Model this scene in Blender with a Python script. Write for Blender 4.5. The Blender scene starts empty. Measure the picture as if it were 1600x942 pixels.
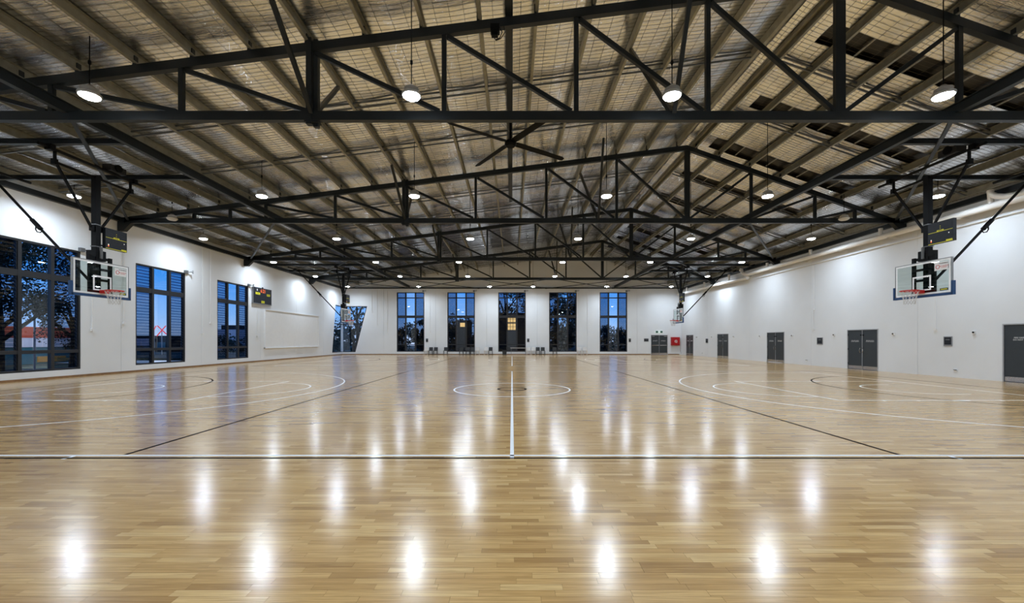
import bpy, bmesh, math, random
import numpy as np
from mathutils import Vector, Matrix

R = math.radians
SC = bpy.context.scene
COL = SC.collection

# ------------------------------------------------------------------ camera
cam_d = bpy.data.cameras.new('camera')
cam = bpy.data.objects.new('camera', cam_d)
COL.objects.link(cam)
cam.location = (0, 0, 1.5)
cam.rotation_euler = (R(90), 0, 0)
cam_d.sensor_width = 36
cam_d.lens = 36 * 655 / 1600
cam_d.shift_x = 0.0
cam_d.shift_y = 61 / 1600
cam_d.clip_start = 0.05
cam_d.clip_end = 400
SC.camera = cam

# ------------------------------------------------------------------ exposure, sky
SC.view_settings.view_transform = 'Standard'
SC.view_settings.look = 'None'
SC.view_settings.gamma = 1
SC.view_settings.exposure = 0.0
SC.cycles.max_bounces = 9
SC.cycles.diffuse_bounces = 5
SC.cycles.glossy_bounces = 5
SC.cycles.transmission_bounces = 6
SC.cycles.transparent_max_bounces = 14
SC.cycles.sample_clamp_indirect = 4
SC.cycles.caustics_reflective = False
SC.cycles.caustics_refractive = False

LAMP_W = 126          # watts of one high bay
LAMP_COL = (0.73, 0.86, 1.0)
LAMP_SPREAD = 164     # degrees
LENS_EMIT = 78
SKY = 1.35

world = bpy.data.worlds.new('dusk_sky')
SC.world = world
world.use_nodes = True
nt = world.node_tree
nt.nodes.clear()
wo = nt.nodes.new('ShaderNodeOutputWorld')
bg = nt.nodes.new('ShaderNodeBackground')
tc = nt.nodes.new('ShaderNodeTexCoord')
sx = nt.nodes.new('ShaderNodeSeparateXYZ')
rp = nt.nodes.new('ShaderNodeValToRGB')
nz = nt.nodes.new('ShaderNodeTexNoise')
mp = nt.nodes.new('ShaderNodeMapping')
mx = nt.nodes.new('ShaderNodeMix')
mx.data_type = 'RGBA'
r2 = nt.nodes.new('ShaderNodeValToRGB')
nt.links.new(tc.outputs['Generated'], sx.inputs[0])
nt.links.new(sx.outputs['Z'], rp.inputs[0])
e = rp.color_ramp.elements
e[0].position = 0.0
e[0].color = (0.50, 0.56, 0.74, 1)
e[1].position = 0.5
e[1].color = (0.014, 0.13, 0.50, 1)
a = e.new(0.045); a.color = (0.24, 0.45, 0.84, 1)
a = e.new(0.12); a.color = (0.055, 0.29, 0.82, 1)
mp.inputs['Scale'].default_value = (2.2, 2.2, 9)
nt.links.new(tc.outputs['Generated'], mp.inputs[0])
nt.links.new(mp.outputs[0], nz.inputs[0])
nz.inputs['Scale'].default_value = 1.7
nz.inputs['Detail'].default_value = 5
r2.color_ramp.elements[0].position = 0.52
r2.color_ramp.elements[0].color = (0, 0, 0, 1)
r2.color_ramp.elements[1].position = 0.75
r2.color_ramp.elements[1].color = (0.55, 0.55, 0.55, 1)
nt.links.new(nz.outputs[0], r2.inputs[0])
nt.links.new(r2.outputs[0], mx.inputs[0])
nt.links.new(rp.outputs[0], mx.inputs[6])
mx.inputs[7].default_value = (0.40, 0.52, 0.78, 1)
nt.links.new(mx.outputs[2], bg.inputs[0])
bg.inputs[1].default_value = SKY
nt.links.new(bg.outputs[0], wo.inputs[0])

# ------------------------------------------------------------------ dimensions
XW = 18.0             # side walls
YF = 44.5             # far wall
YB = -0.6             # wall behind the camera
RX, RZ = 8.0, 10.42   # ridge, top of the truss top chord
SL, SR = 0.128, 0.355


def ztc(x):
    return RZ - (SL * (RX - x) if x < RX else SR * (x - RX))


TRUSS_Y = [10.27, 19.2, 28.2, 37.2]
ZB0, ZB1 = 6.87, 7.09  # bottom chord


# ------------------------------------------------------------------ helpers
ORG = {}


class MB:
    def __init__(s):
        s.v, s.f = [], []

    def add(s, vs, fs):
        o = len(s.v)
        s.v += [tuple(p) for p in vs]
        s.f += [tuple(i + o for i in f) for f in fs]
        return s

    def box(s, x0, x1, y0, y1, z0, z1):
        x0, x1 = min(x0, x1), max(x0, x1)
        y0, y1 = min(y0, y1), max(y0, y1)
        z0, z1 = min(z0, z1), max(z0, z1)
        return s.add([(x0, y0, z0), (x1, y0, z0), (x1, y1, z0), (x0, y1, z0),
                      (x0, y0, z1), (x1, y0, z1), (x1, y1, z1), (x0, y1, z1)],
                     [(3, 2, 1, 0), (4, 5, 6, 7), (0, 1, 5, 4), (1, 2, 6, 5), (2, 3, 7, 6), (3, 0, 4, 7)])

    def bar(s, p, q, w, h, up=(0, 0, 1)):
        p, q = Vector(p), Vector(q)
        d = (q - p).normalized()
        u = Vector(up)
        if abs(d.dot(u)) > 0.99:
            u = Vector((0, 1, 0))
        a = d.cross(u).normalized()
        b = a.cross(d).normalized()
        vs = []
        for c in (p, q):
            for i, j in ((-1, -1), (1, -1), (1, 1), (-1, 1)):
                vs.append(c + a * (i * w / 2) + b * (j * h / 2))
        return s.add(vs, [(0, 1, 2, 3), (7, 6, 5, 4), (0, 4, 5, 1), (1, 5, 6, 2), (2, 6, 7, 3), (3, 7, 4, 0)])

    def tube(s, pts, r, n=8, caps=True):
        pts = [Vector(p) for p in pts]
        rings = []
        pa = None
        for i, p in enumerate(pts):
            d = (pts[min(i + 1, len(pts) - 1)] - pts[max(i - 1, 0)]).normalized()
            if pa is None:
                u = Vector((0, 0, 1)) if abs(d.z) < 0.9 else Vector((0, 1, 0))
                pa = d.cross(u).normalized()
            a = (pa - d * pa.dot(d)).normalized()
            pa = a
            b = d.cross(a)
            rr = r[i] if isinstance(r, (list, tuple)) else r
            rings.append([p + a * (rr * math.cos(2 * math.pi * k / n)) + b * (rr * math.sin(2 * math.pi * k / n)) for k in range(n)])
        vs = [p for g in rings for p in g]
        fs = []
        for i in range(len(rings) - 1):
            for k in range(n):
                fs.append((i * n + k, i * n + (k + 1) % n, (i + 1) * n + (k + 1) % n, (i + 1) * n + k))
        if caps:
            fs.append(tuple(range(n - 1, -1, -1)))
            fs.append(tuple((len(rings) - 1) * n + k for k in range(n)))
        return s.add(vs, fs)

    def lathe(s, prof, c=(0, 0, 0), n=20, caps=True):
        vs, fs = [], []
        for r, z in prof:
            for k in range(n):
                t = 2 * math.pi * k / n
                vs.append((c[0] + r * math.cos(t), c[1] + r * math.sin(t), c[2] + z))
        for i in range(len(prof) - 1):
            for k in range(n):
                fs.append((i * n + k, i * n + (k + 1) % n, (i + 1) * n + (k + 1) % n, (i + 1) * n + k))
        if caps:
            fs.append(tuple(range(n - 1, -1, -1)))
            fs.append(tuple((len(prof) - 1) * n + k for k in range(n)))
        return s.add(vs, fs)

    def ring(s, c, R0, r, n=28, m=8, axis='z'):
        vs, fs = [], []
        for i in range(n):
            t = 2 * math.pi * i / n
            for j in range(m):
                u = 2 * math.pi * j / m
                rr = R0 + r * math.cos(u)
                p = (rr * math.cos(t), rr * math.sin(t), r * math.sin(u))
                if axis == 'x':
                    p = (p[2], p[0], p[1])
                if axis == 'y':
                    p = (p[0], p[2], p[1])
                vs.append((c[0] + p[0], c[1] + p[1], c[2] + p[2]))
        for i in range(n):
            for j in range(m):
                fs.append((i * m + j, ((i + 1) % n) * m + j, ((i + 1) % n) * m + (j + 1) % m, i * m + (j + 1) % m))
        return s.add(vs, fs)

    def prism(s, poly, axis, a0, a1):
        n = len(poly)

        def P(p, a):
            return (a, p[0], p[1]) if axis == 'x' else ((p[0], a, p[1]) if axis == 'y' else (p[0], p[1], a))
        vs = [P(p, a0) for p in poly] + [P(p, a1) for p in poly]
        fs = [tuple(range(n - 1, -1, -1)), tuple(range(n, 2 * n))]
        fs += [(i, (i + 1) % n, n + (i + 1) % n, n + i) for i in range(n)]
        return s.add(vs, fs)

    def mirror_x(s):
        s.v = [(-x, y, z) for x, y, z in s.v]
        s.f = [tuple(reversed(f)) for f in s.f]
        return s

    def build(s, name, mat, parent=None, smooth=False, recalc=True, loc=None):
        me = bpy.data.meshes.new(name)
        o = None
        org = ORG[parent.name] if parent is not None else Vector(loc or (0, 0, 0))
        if org.length > 0:
            vs = [(x - org.x, y - org.y, z - org.z) for x, y, z in s.v]
        else:
            vs = s.v
        me.from_pydata(vs, [], s.f)
        if recalc:
            bm = bmesh.new()
            bm.from_mesh(me)
            bmesh.ops.recalc_face_normals(bm, faces=bm.faces)
            bm.to_mesh(me)
            bm.free()
        if smooth:
            me.polygons.foreach_set('use_smooth', [True] * len(me.polygons))
            if smooth == 'auto':
                me.set_sharp_from_angle(angle=R(40))
        me.materials.append(mat)
        o = bpy.data.objects.new(name, me)
        COL.objects.link(o)
        if parent is not None:
            o.parent = parent
        else:
            o.location = org
        ORG[o.name] = org
        return o


def tag(o, label=None, cat=None, group=None, kind=None):
    if label: o['label'] = label
    if cat: o['category'] = cat
    if group: o['group'] = group
    if kind: o['kind'] = kind
    return o


def thing(name, label, cat, loc=(0, 0, 0), group=None, kind=None):
    o = bpy.data.objects.new(name, None)
    o.empty_display_size = 0.2
    COL.objects.link(o)
    o.location = loc
    ORG[o.name] = Vector(loc)
    return tag(o, label, cat, group, kind)


def dup(root, loc, label=None):
    r = root.copy()
    COL.objects.link(r)
    r.location = loc
    ORG[r.name] = Vector(loc)
    if label: r['label'] = label
    for ch in list(root.children):
        c = ch.copy()
        COL.objects.link(c)
        c.parent = r
        ORG[c.name] = Vector(loc)
        for g in list(ch.children):
            d = g.copy()
            COL.objects.link(d)
            d.parent = c
            ORG[d.name] = Vector(loc)
    return r


def text(name, body, size, loc, rot, mat, parent, align='CENTER', ext=0.001):
    cu = bpy.data.curves.new(name, 'FONT')
    cu.body = body
    cu.size = size
    cu.extrude = ext
    cu.align_x = align
    cu.align_y = 'CENTER'
    cu.resolution_u = 2
    tmp = bpy.data.objects.new('tmp_text', cu)
    COL.objects.link(tmp)
    dg = bpy.context.evaluated_depsgraph_get()
    me = bpy.data.meshes.new_from_object(tmp.evaluated_get(dg), depsgraph=dg)
    bpy.data.objects.remove(tmp)
    me.name = name
    me.materials.clear()
    me.materials.append(mat)
    o = bpy.data.objects.new(name, me)
    COL.objects.link(o)
    o.parent = parent
    o.location = Vector(loc) - ORG[parent.name]
    o.rotation_euler = rot
    ORG[o.name] = Vector(loc)
    return o


# ------------------------------------------------------------------ materials
def nodes(name):
    m = bpy.data.materials.new(name)
    m.use_nodes = True
    return m, m.node_tree, m.node_tree.nodes['Principled BSDF']


def setp(b, **k):
    for n, v in k.items():
        b.inputs[n.replace('_', ' ')].default_value = v


def plain(name, col, rough=0.5, metal=0.0, var=0.06, scale=8.0, bump=0.0, spec=0.5):
    m, t, b = nodes(name)
    setp(b, Roughness=rough, Metallic=metal)
    b.inputs['Specular IOR Level'].default_value = spec
    n = t.nodes.new('ShaderNodeTexNoise')
    n.inputs['Scale'].default_value = scale
    n.inputs['Detail'].default_value = 4
    g = t.nodes.new('ShaderNodeNewGeometry')
    t.links.new(g.outputs['Position'], n.inputs['Vector'])
    r = t.nodes.new('ShaderNodeValToRGB')
    r.color_ramp.elements[0].position = 0.3
    r.color_ramp.elements[1].position = 0.7
    r.color_ramp.elements[0].color = tuple(max(0, c * (1 - var)) for c in col) + (1,)
    r.color_ramp.elements[1].color = tuple(min(1, c * (1 + var)) for c in col) + (1,)
    t.links.new(n.outputs[0], r.inputs[0])
    t.links.new(r.outputs[0], b.inputs['Base Color'])
    if bump:
        bp = t.nodes.new('ShaderNodeBump')
        bp.inputs['Strength'].default_value = bump
        bp.inputs['Distance'].default_value = 0.01
        t.links.new(n.outputs[0], bp.inputs['Height'])
        t.links.new(bp.outputs[0], b.inputs['Normal'])
    return m


def emit(name, col, s, sample=True):
    m, t, b = nodes(name)
    setp(b, Base_Color=(0.02, 0.02, 0.02, 1), Emission_Color=tuple(col) + (1,), Emission_Strength=s)
    if not sample:
        m.cycles.emission_sampling = 'NONE'
    return m


M = {}
M['steel'] = plain('charcoal_painted_steel', (0.0085, 0.0125, 0.0155), 0.45, 0, 0.12, 3, 0, 0.35)
M['purlin'] = plain('galvanised_purlin', (0.29, 0.28, 0.225), 0.45, 0.35, 0.15, 5)
M['bridging'] = plain('grey_bridging', (0.13, 0.14, 0.15), 0.45, 0.4, 0.1, 6)
M['wall'] = plain('white_painted_precast', (0.755, 0.775, 0.80), 0.55, 0, 0.025, 0.7, 0.03)
M['white'] = plain('white_paint', (0.80, 0.80, 0.80), 0.4, 0, 0.02, 4)
M['whitepipe'] = plain('white_pipe_plastic', (0.80, 0.79, 0.77), 0.3, 0, 0.02, 4)
M['frame'] = plain('black_window_frame', (0.012, 0.013, 0.016), 0.35, 0, 0.1, 6)
M['door'] = plain('slate_grey_door', (0.026, 0.034, 0.040), 0.4, 0, 0.06, 3)
M['doorframe'] = plain('grey_door_frame', (0.42, 0.43, 0.45), 0.4, 0.2, 0.05, 5)
M['inox'] = plain('brushed_steel', (0.55, 0.54, 0.52), 0.22, 1.0, 0.1, 40)
M['kick'] = plain('steel_kick_plate', (0.50, 0.48, 0.45), 0.18, 1.0, 0.15, 30)
M['skirt'] = plain('oak_skirting', (0.24, 0.13, 0.055), 0.4, 0, 0.2, 9)
M['black'] = plain('black_powder_coat', (0.0030, 0.0034, 0.0042), 0.5, 0, 0.1, 8, 0, 0.12)
M['fan'] = plain('matt_black_fan', (0.003, 0.003, 0.003), 0.6, 0, 0.1, 8, 0, 0.1)
M['blackplastic'] = plain('black_plastic', (0.012, 0.012, 0.013), 0.45, 0, 0.1, 8)
M['whiteplastic'] = plain('white_plastic', (0.66, 0.62, 0.58), 0.45, 0, 0.04, 8)
M['navy'] = plain('navy_padding', (0.003, 0.045, 0.150), 0.5, 0, 0.08, 12)
M['red'] = plain('red_rim_paint', (0.55, 0.012, 0.008), 0.35, 0, 0.06, 12)
M['redbox'] = plain('red_cabinet_paint', (0.42, 0.006, 0.010), 0.35, 0, 0.05, 6)
M['net'] = plain('white_cord', (0.62, 0.62, 0.62), 0.8, 0, 0.05, 20)
M['yellow'] = plain('yellow_vinyl', (0.72, 0.68, 0.02), 0.5, 0, 0.05, 20)
M['alu'] = plain('grey_aluminium', (0.30, 0.31, 0.32), 0.35, 0.6, 0.05, 12)
M['linew'] = plain('white_court_line', (0.88, 0.89, 0.91), 0.34, 0, 0.03, 9, 0, 0.35)
M['linek'] = plain('black_court_line', (0.004, 0.004, 0.006), 0.6, 0, 0.1, 9, 0, 0.2)
M['pale'] = plain('pale_housing', (0.45, 0.46, 0.47), 0.4, 0.5, 0.05, 8)
M['skylight'] = plain('dark_skylight_sheet', (0.006, 0.006, 0.006), 0.3, 0, 0.2, 6)
M['batten'] = plain('pale_batten', (0.38, 0.37, 0.33), 0.5, 0.2, 0.1, 8)
M['mesh'] = plain('wire_mesh', (0.085, 0.07, 0.05), 0.6, 0.0, 0.1, 8)
M['cork'] = plain('notice_face', (0.010, 0.013, 0.019), 0.5, 0, 0.2, 14, 0, 0.3)
M['grey'] = plain('mid_grey_metal', (0.16, 0.165, 0.17), 0.4, 0.4, 0.08, 9)
M['bark'] = plain('dark_bark', (0.030, 0.022, 0.016), 0.9, 0, 0.3, 5, 0.4)
M['leaf'] = plain('dark_leaf', (0.014, 0.026, 0.012), 0.7, 0, 0.5, 2)
M['leaf2'] = plain('olive_leaf', (0.028, 0.040, 0.016), 0.7, 0, 0.5, 2)
M['ground'] = plain('dark_turf', (0.05, 0.07, 0.035), 0.9, 0, 0.3, 1.2)
M['asphalt'] = plain('pale_concrete_path', (0.42, 0.42, 0.43), 0.8, 0, 0.15, 2)
M['brickdark'] = plain('dark_render', (0.010, 0.010, 0.012), 0.8, 0, 0.1, 2)
M['roofred'] = plain('orange_red_roof', (0.62, 0.10, 0.04), 0.6, 0, 0.1, 2)
M['shopwhite'] = plain('white_corrugated', (0.62, 0.60, 0.66), 0.6, 0, 0.05, 2)
M['teal'] = plain('teal_cladding', (0.03, 0.12, 0.15), 0.6, 0, 0.05, 2)
M['lens'] = emit('led_lens', (0.86, 0.93, 1.0), LENS_EMIT, True)
M['warm'] = emit('warm_lit_window', (1.0, 0.60, 0.22), 1.1, False)
M['lensoff'] = plain('unlit_lens', (0.62, 0.62, 0.60), 0.3, 0, 0.03, 8)
M['ledred'] = emit('orange_red_led', (1.0, 0.16, 0.02), 1.6, False)
M['ledwhite'] = emit('white_led', (1.0, 0.95, 0.9), 1.0, False)
M['signgreen'] = plain('exit_green', (0.006, 0.07, 0.045), 0.4, 0, 0.05, 8)
M['signwhite'] = emit('exit_sign_face', (0.85, 1.0, 0.95), 0.75, False)
M['neon'] = emit('red_neon', (1.0, 0.05, 0.06), 0.9, False)
M['sodium'] = emit('street_lamp_glow', (1.0, 0.55, 0.2), 3.0, False)


M['linek'].node_tree.nodes['Principled BSDF'].inputs['IOR'].default_value = 1.06


def glass(name, tint, refl=1.0, rough=0.0):
    m = bpy.data.materials.new(name)
    m.use_nodes = True
    t = m.node_tree
    t.nodes.clear()
    o = t.nodes.new('ShaderNodeOutputMaterial')
    tr = t.nodes.new('ShaderNodeBsdfTransparent')
    tr.inputs[0].default_value = tuple(tint) + (1,)
    gl = t.nodes.new('ShaderNodeBsdfGlossy')
    gl.inputs['Roughness'].default_value = rough
    gl.inputs['Color'].default_value = (refl, refl, refl, 1)
    fr = t.nodes.new('ShaderNodeFresnel')
    ge = t.nodes.new('ShaderNodeNewGeometry')
    io = t.nodes.new('ShaderNodeMath')
    io.operation = 'MULTIPLY_ADD'          # inside faces see the inverse index, no internal mirror
    io.inputs[1].default_value = 1 / 1.5 - 1.5
    io.inputs[2].default_value = 1.5
    t.links.new(ge.outputs['Backfacing'], io.inputs[0])
    t.links.new(io.outputs[0], fr.inputs[0])
    mx = t.nodes.new('ShaderNodeMixShader')
    t.links.new(fr.outputs[0], mx.inputs[0])
    t.links.new(tr.outputs[0], mx.inputs[1])
    t.links.new(gl.outputs[0], mx.inputs[2])
    t.links.new(mx.outputs[0], o.inputs[0])
    return m


M['pane'] = glass('window_glass', (0.86, 0.92, 0.95))
M['louvre'] = glass('tinted_louvre_glass', (0.40, 0.48, 0.56), 1.0, 0.05)
M['board'] = glass('backboard_glass', (0.84, 0.90, 0.89))


# plank pattern shared by the floor material and the plank geometry
PW = 0.063
NLEN = 8


def plank_len(row):
    return 0.38 + 0.025 * ((row * 5) % NLEN)


def plank_off(row):
    return (row * 0.7548) % 1.0


def floor_material():
    m, t, b = nodes('oak_strip_floor')
    L = t.links.new

    def math_(op, a, c=None):
        n = t.nodes.new('ShaderNodeMath')
        n.operation = op
        for i, v in enumerate((a, c)):
            if v is None:
                continue
            if isinstance(v, (int, float)):
                n.inputs[i].default_value = v
            else:
                L(v, n.inputs[i])
        return n.outputs[0]
    g = t.nodes.new('ShaderNodeNewGeometry')
    s = t.nodes.new('ShaderNodeSeparateXYZ')
    L(g.outputs['Position'], s.inputs[0])
    x, y = s.outputs[0], s.outputs[1]
    v = math_('DIVIDE', y, PW)
    row = math_('FLOOR', v)
    fv = math_('SUBTRACT', v, row)
    ln = math_('MULTIPLY_ADD', math_('FLOORED_MODULO', math_('MULTIPLY', row, 5), NLEN), 0.025)
    ln.node.inputs[2].default_value = 0.38
    off = math_('FLOORED_MODULO', math_('MULTIPLY', row, 0.7548), 1.0)
    u = math_('ADD', math_('DIVIDE', x, ln), off)
    col = math_('FLOOR', u)
    fu = math_('SUBTRACT', u, col)
    cv = t.nodes.new('ShaderNodeCombineXYZ')
    L(row, cv.inputs[0]); L(col, cv.inputs[1])
    wn = t.nodes.new('ShaderNodeTexWhiteNoise')
    wn.noise_dimensions = '2D'
    L(cv.outputs[0], wn.inputs['Vector'])
    ramp = t.nodes.new('ShaderNodeValToRGB')
    L(wn.outputs['Value'], ramp.inputs[0])
    e = ramp.color_ramp.elements
    e[0].position = 0.0; e[0].color = (0.40, 0.228, 0.080, 1)
    e[1].position = 1.0; e[1].color = (0.70, 0.475, 0.212, 1)
    q = e.new(0.14); q.color = (0.50, 0.296, 0.108, 1)
    q = e.new(0.5); q.color = (0.57, 0.352, 0.134, 1)
    q = e.new(0.85); q.color = (0.625, 0.398, 0.158, 1)
    # grain, stretched along the board and shifted per board
    gc = t.nodes.new('ShaderNodeCombineXYZ')
    L(math_('MULTIPLY', x, 3.0), gc.inputs[0])
    L(math_('MULTIPLY', y, 75.0), gc.inputs[1])
    L(math_('MULTIPLY', wn.outputs['Value'], 57.0), gc.inputs[2])
    gn = t.nodes.new('ShaderNodeTexNoise')
    gn.inputs['Scale'].default_value = 1.0
    gn.inputs['Detail'].default_value = 5
    gn.inputs['Distortion'].default_value = 0.6
    L(gc.outputs[0], gn.inputs['Vector'])
    gr = t.nodes.new('ShaderNodeValToRGB')
    gr.color_ramp.elements[0].position = 0.30
    gr.color_ramp.elements[0].color = (0.74, 0.70, 0.64, 1)
    gr.color_ramp.elements[1].position = 0.66
    gr.color_ramp.elements[1].color = (1.08, 1.08, 1.08, 1)
    L(gn.outputs[0], gr.inputs[0])
    mu = t.nodes.new('ShaderNodeMix')
    mu.data_type = 'RGBA'
    mu.blend_type = 'MULTIPLY'
    mu.inputs[0].default_value = 1.0
    L(ramp.outputs[0], mu.inputs[6])
    L(gr.outputs[0], mu.inputs[7])
    # joints
    jw = math_('GREATER_THAN', 0.03, fv)
    je = math_('GREATER_THAN', 0.0035, fu)
    jj = math_('MULTIPLY', math_('MAXIMUM', jw, je), 0.45)
    md = t.nodes.new('ShaderNodeMix')
    md.data_type = 'RGBA'
    L(jj, md.inputs[0])
    L(mu.outputs[2], md.inputs[6])
    md.inputs[7].default_value = (0.12, 0.068, 0.026, 1)
    L(md.outputs[2], b.inputs['Base Color'])
    # satin lacquer, each board very slightly out of level
    ns = t.nodes.new('ShaderNodeTexNoise')
    ns.inputs['Scale'].default_value = 0.9
    L(g.outputs['Position'], ns.inputs['Vector'])
    mr = t.nodes.new('ShaderNodeMapRange')
    L(ns.outputs[0], mr.inputs[0])
    mr.inputs[3].default_value = 0.18
    mr.inputs[4].default_value = 0.24
    L(mr.outputs[0], b.inputs['Roughness'])
    vm = t.nodes.new('ShaderNodeVectorMath'); vm.operation = 'SUBTRACT'
    L(wn.outputs['Color'], vm.inputs[0]); vm.inputs[1].default_value = (0.5, 0.5, 0.5)
    vs = t.nodes.new('ShaderNodeVectorMath'); vs.operation = 'MULTIPLY'
    L(vm.outputs[0], vs.inputs[0]); vs.inputs[1].default_value = (0.003, 0.007, 0)
    va = t.nodes.new('ShaderNodeVectorMath'); va.operation = 'ADD'
    L(g.outputs['Normal'], va.inputs[0]); L(vs.outputs[0], va.inputs[1])
    vn = t.nodes.new('ShaderNodeVectorMath'); vn.operation = 'NORMALIZE'
    L(va.outputs[0], vn.inputs[0])
    L(vn.outputs[0], b.inputs['Normal'])
    b.inputs['Specular IOR Level'].default_value = 0.5
    b.inputs['IOR'].default_value = 1.5
    b.inputs['Coat Weight'].default_value = 0.28
    b.inputs['Coat Roughness'].default_value = 0.16
    b.inputs['Coat IOR'].default_value = 1.5
    L(vn.outputs[0], b.inputs['Coat Normal'])
    return m


M['floor'] = floor_material()


def foil_material():
    m, t, b = nodes('foil_faced_blanket')
    L = t.links.new
    g = t.nodes.new('ShaderNodeNewGeometry')
    mp = t.nodes.new('ShaderNodeMapping')
    mp.inputs['Scale'].default_value = (1.1, 6.0, 1.0)
    L(g.outputs['Position'], mp.inputs[0])
    n = t.nodes.new('ShaderNodeTexNoise')
    n.inputs['Scale'].default_value = 2.2
    n.inputs['Detail'].default_value = 6
    n.inputs['Roughness'].default_value = 0.6
    n.inputs['Distortion'].default_value = 0.5
    L(mp.outputs[0], n.inputs['Vector'])
    bp = t.nodes.new('ShaderNodeBump')
    bp.inputs['Strength'].default_value = 0.45
    bp.inputs['Distance'].default_value = 0.03
    L(n.outputs[0], bp.inputs['Height'])
    L(bp.outputs[0], b.inputs['Normal'])
    setp(b, Base_Color=(0.90, 0.94, 1.0, 1), Metallic=1.0, Roughness=0.17)
    return m


M['foil'] = foil_material()

# ------------------------------------------------------------------ floor
floor = thing('floor', 'glossy oak strip sports floor of the whole hall', 'floor', kind='structure')
PR0, PR1 = 36, 84                        # plank rows built piece by piece
PY0, PY1, PX = PR0 * PW, PR1 * PW, 7.0
b = MB()
b.box(-XW, XW, YB, PY0, -0.15, 0)
b.box(-XW, XW, PY1, YF, -0.15, 0)
b.box(-XW, -PX, PY0, PY1, -0.15, 0)
b.box(PX, XW, PY0, PY1, -0.15, 0)
b.box(-PX, PX, PY0, PY1, -0.15, -0.006)
b.build('floor_surface', M['floor'], floor)

planks = []
for row in range(PR0, PR1):
    ln, off = plank_len(row), plank_off(row)
    c = math.floor(-PX / ln + off)
    while (c - off) * ln < PX:
        x0, x1 = max(-PX, (c - off) * ln), min(PX, (c + 1 - off) * ln)
        if x1 - x0 > 0.02:
            planks.append((row, x0, x1))
        c += 1


def plank_shape(b, x0, x1, y0, y1):
    g = 0.0005
    x0 += g; x1 -= g; y0 += g; y1 -= g
    b.add([(x0, y0, -.006), (x1, y0, -.006), (x1, y1, -.006), (x0, y1, -.006),
           (x0, y0, 0), (x1, y0, 0), (x1, y1, 0), (x0, y1, 0)],
          [(0, 1, 5, 4), (1, 2, 6, 5), (2, 3, 7, 6), (3, 0, 4, 7), (4, 5, 6, 7)])


def in_view(p):
    row, x0, x1 = p
    lim = (row + 1) * PW * 1.222
    return x0 < lim and x1 > -lim


near = [p for p in planks if in_view(p) and (p[0]) * PW > 2.36]
near.sort(key=lambda p: (p[0], abs(p[1] + p[2])))
single = set(near[:300])
meshes = {}
for p in planks:
    if p not in single:
        continue
    row, x0, x1 = p
    key = round(x1 - x0, 4)
    if key not in meshes:
        q = MB()
        plank_shape(q, -(x1 - x0) / 2, (x1 - x0) / 2, -PW / 2, PW / 2)
        me = bpy.data.meshes.new('plank')
        me.from_pydata(q.v, [], q.f)
        me.materials.append(M['floor'])
        meshes[key] = me
    o = bpy.data.objects.new('plank', meshes[key])
    COL.objects.link(o)
    o.parent = floor
    o.location = ((x0 + x1) / 2, (row + .5) * PW, 0)
q = MB()
for p in planks:
    if p not in single:
        plank_shape(q, p[1], p[2], p[0] * PW, (p[0] + 1) * PW)
tag(q.build('far_planks', M['floor'], floor, recalc=False), kind='stuff')

# court markings (painted lines, 50 mm wide)
LZ = 0.0016


def strip(b, p, q, w=0.05):
    p, q = Vector((p[0], p[1], 0)), Vector((q[0], q[1], 0))
    d = (q - p).normalized()
    n = Vector((-d.y, d.x, 0)) * (w / 2)
    vs = [p - n, q - n, q + n, p + n]
    b.add([(v.x, v.y, LZ) for v in vs] + [(v.x, v.y, 0.0002) for v in vs],
          [(0, 1, 2, 3), (4, 5, 1, 0), (5, 6, 2, 1), (6, 7, 3, 2), (7, 4, 0, 3)])


def arc(b, c, r, a0, a1, n=48, w=0.05):
    vs, fs = [], []
    for i in range(n + 1):
        t = a0 + (a1 - a0) * i / n
        for rr, z in ((r - w, 0.0002), (r - w, LZ), (r, LZ), (r, 0.0002)):
            vs.append((c[0] + rr * math.cos(t), c[1] + rr * math.sin(t), z))
    for i in range(n):
        for k in range(3):
            fs.append((i * 4 + k, i * 4 + k + 1, i * 4 + k + 5, i * 4 + k + 4))
    b.add(vs, fs)


def line(name, mat, fn, label=None):
    b = MB()
    fn(b)
    o = b.build(name, M[mat], floor, recalc=True)
    if label: o['label'] = label
    return o


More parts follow.
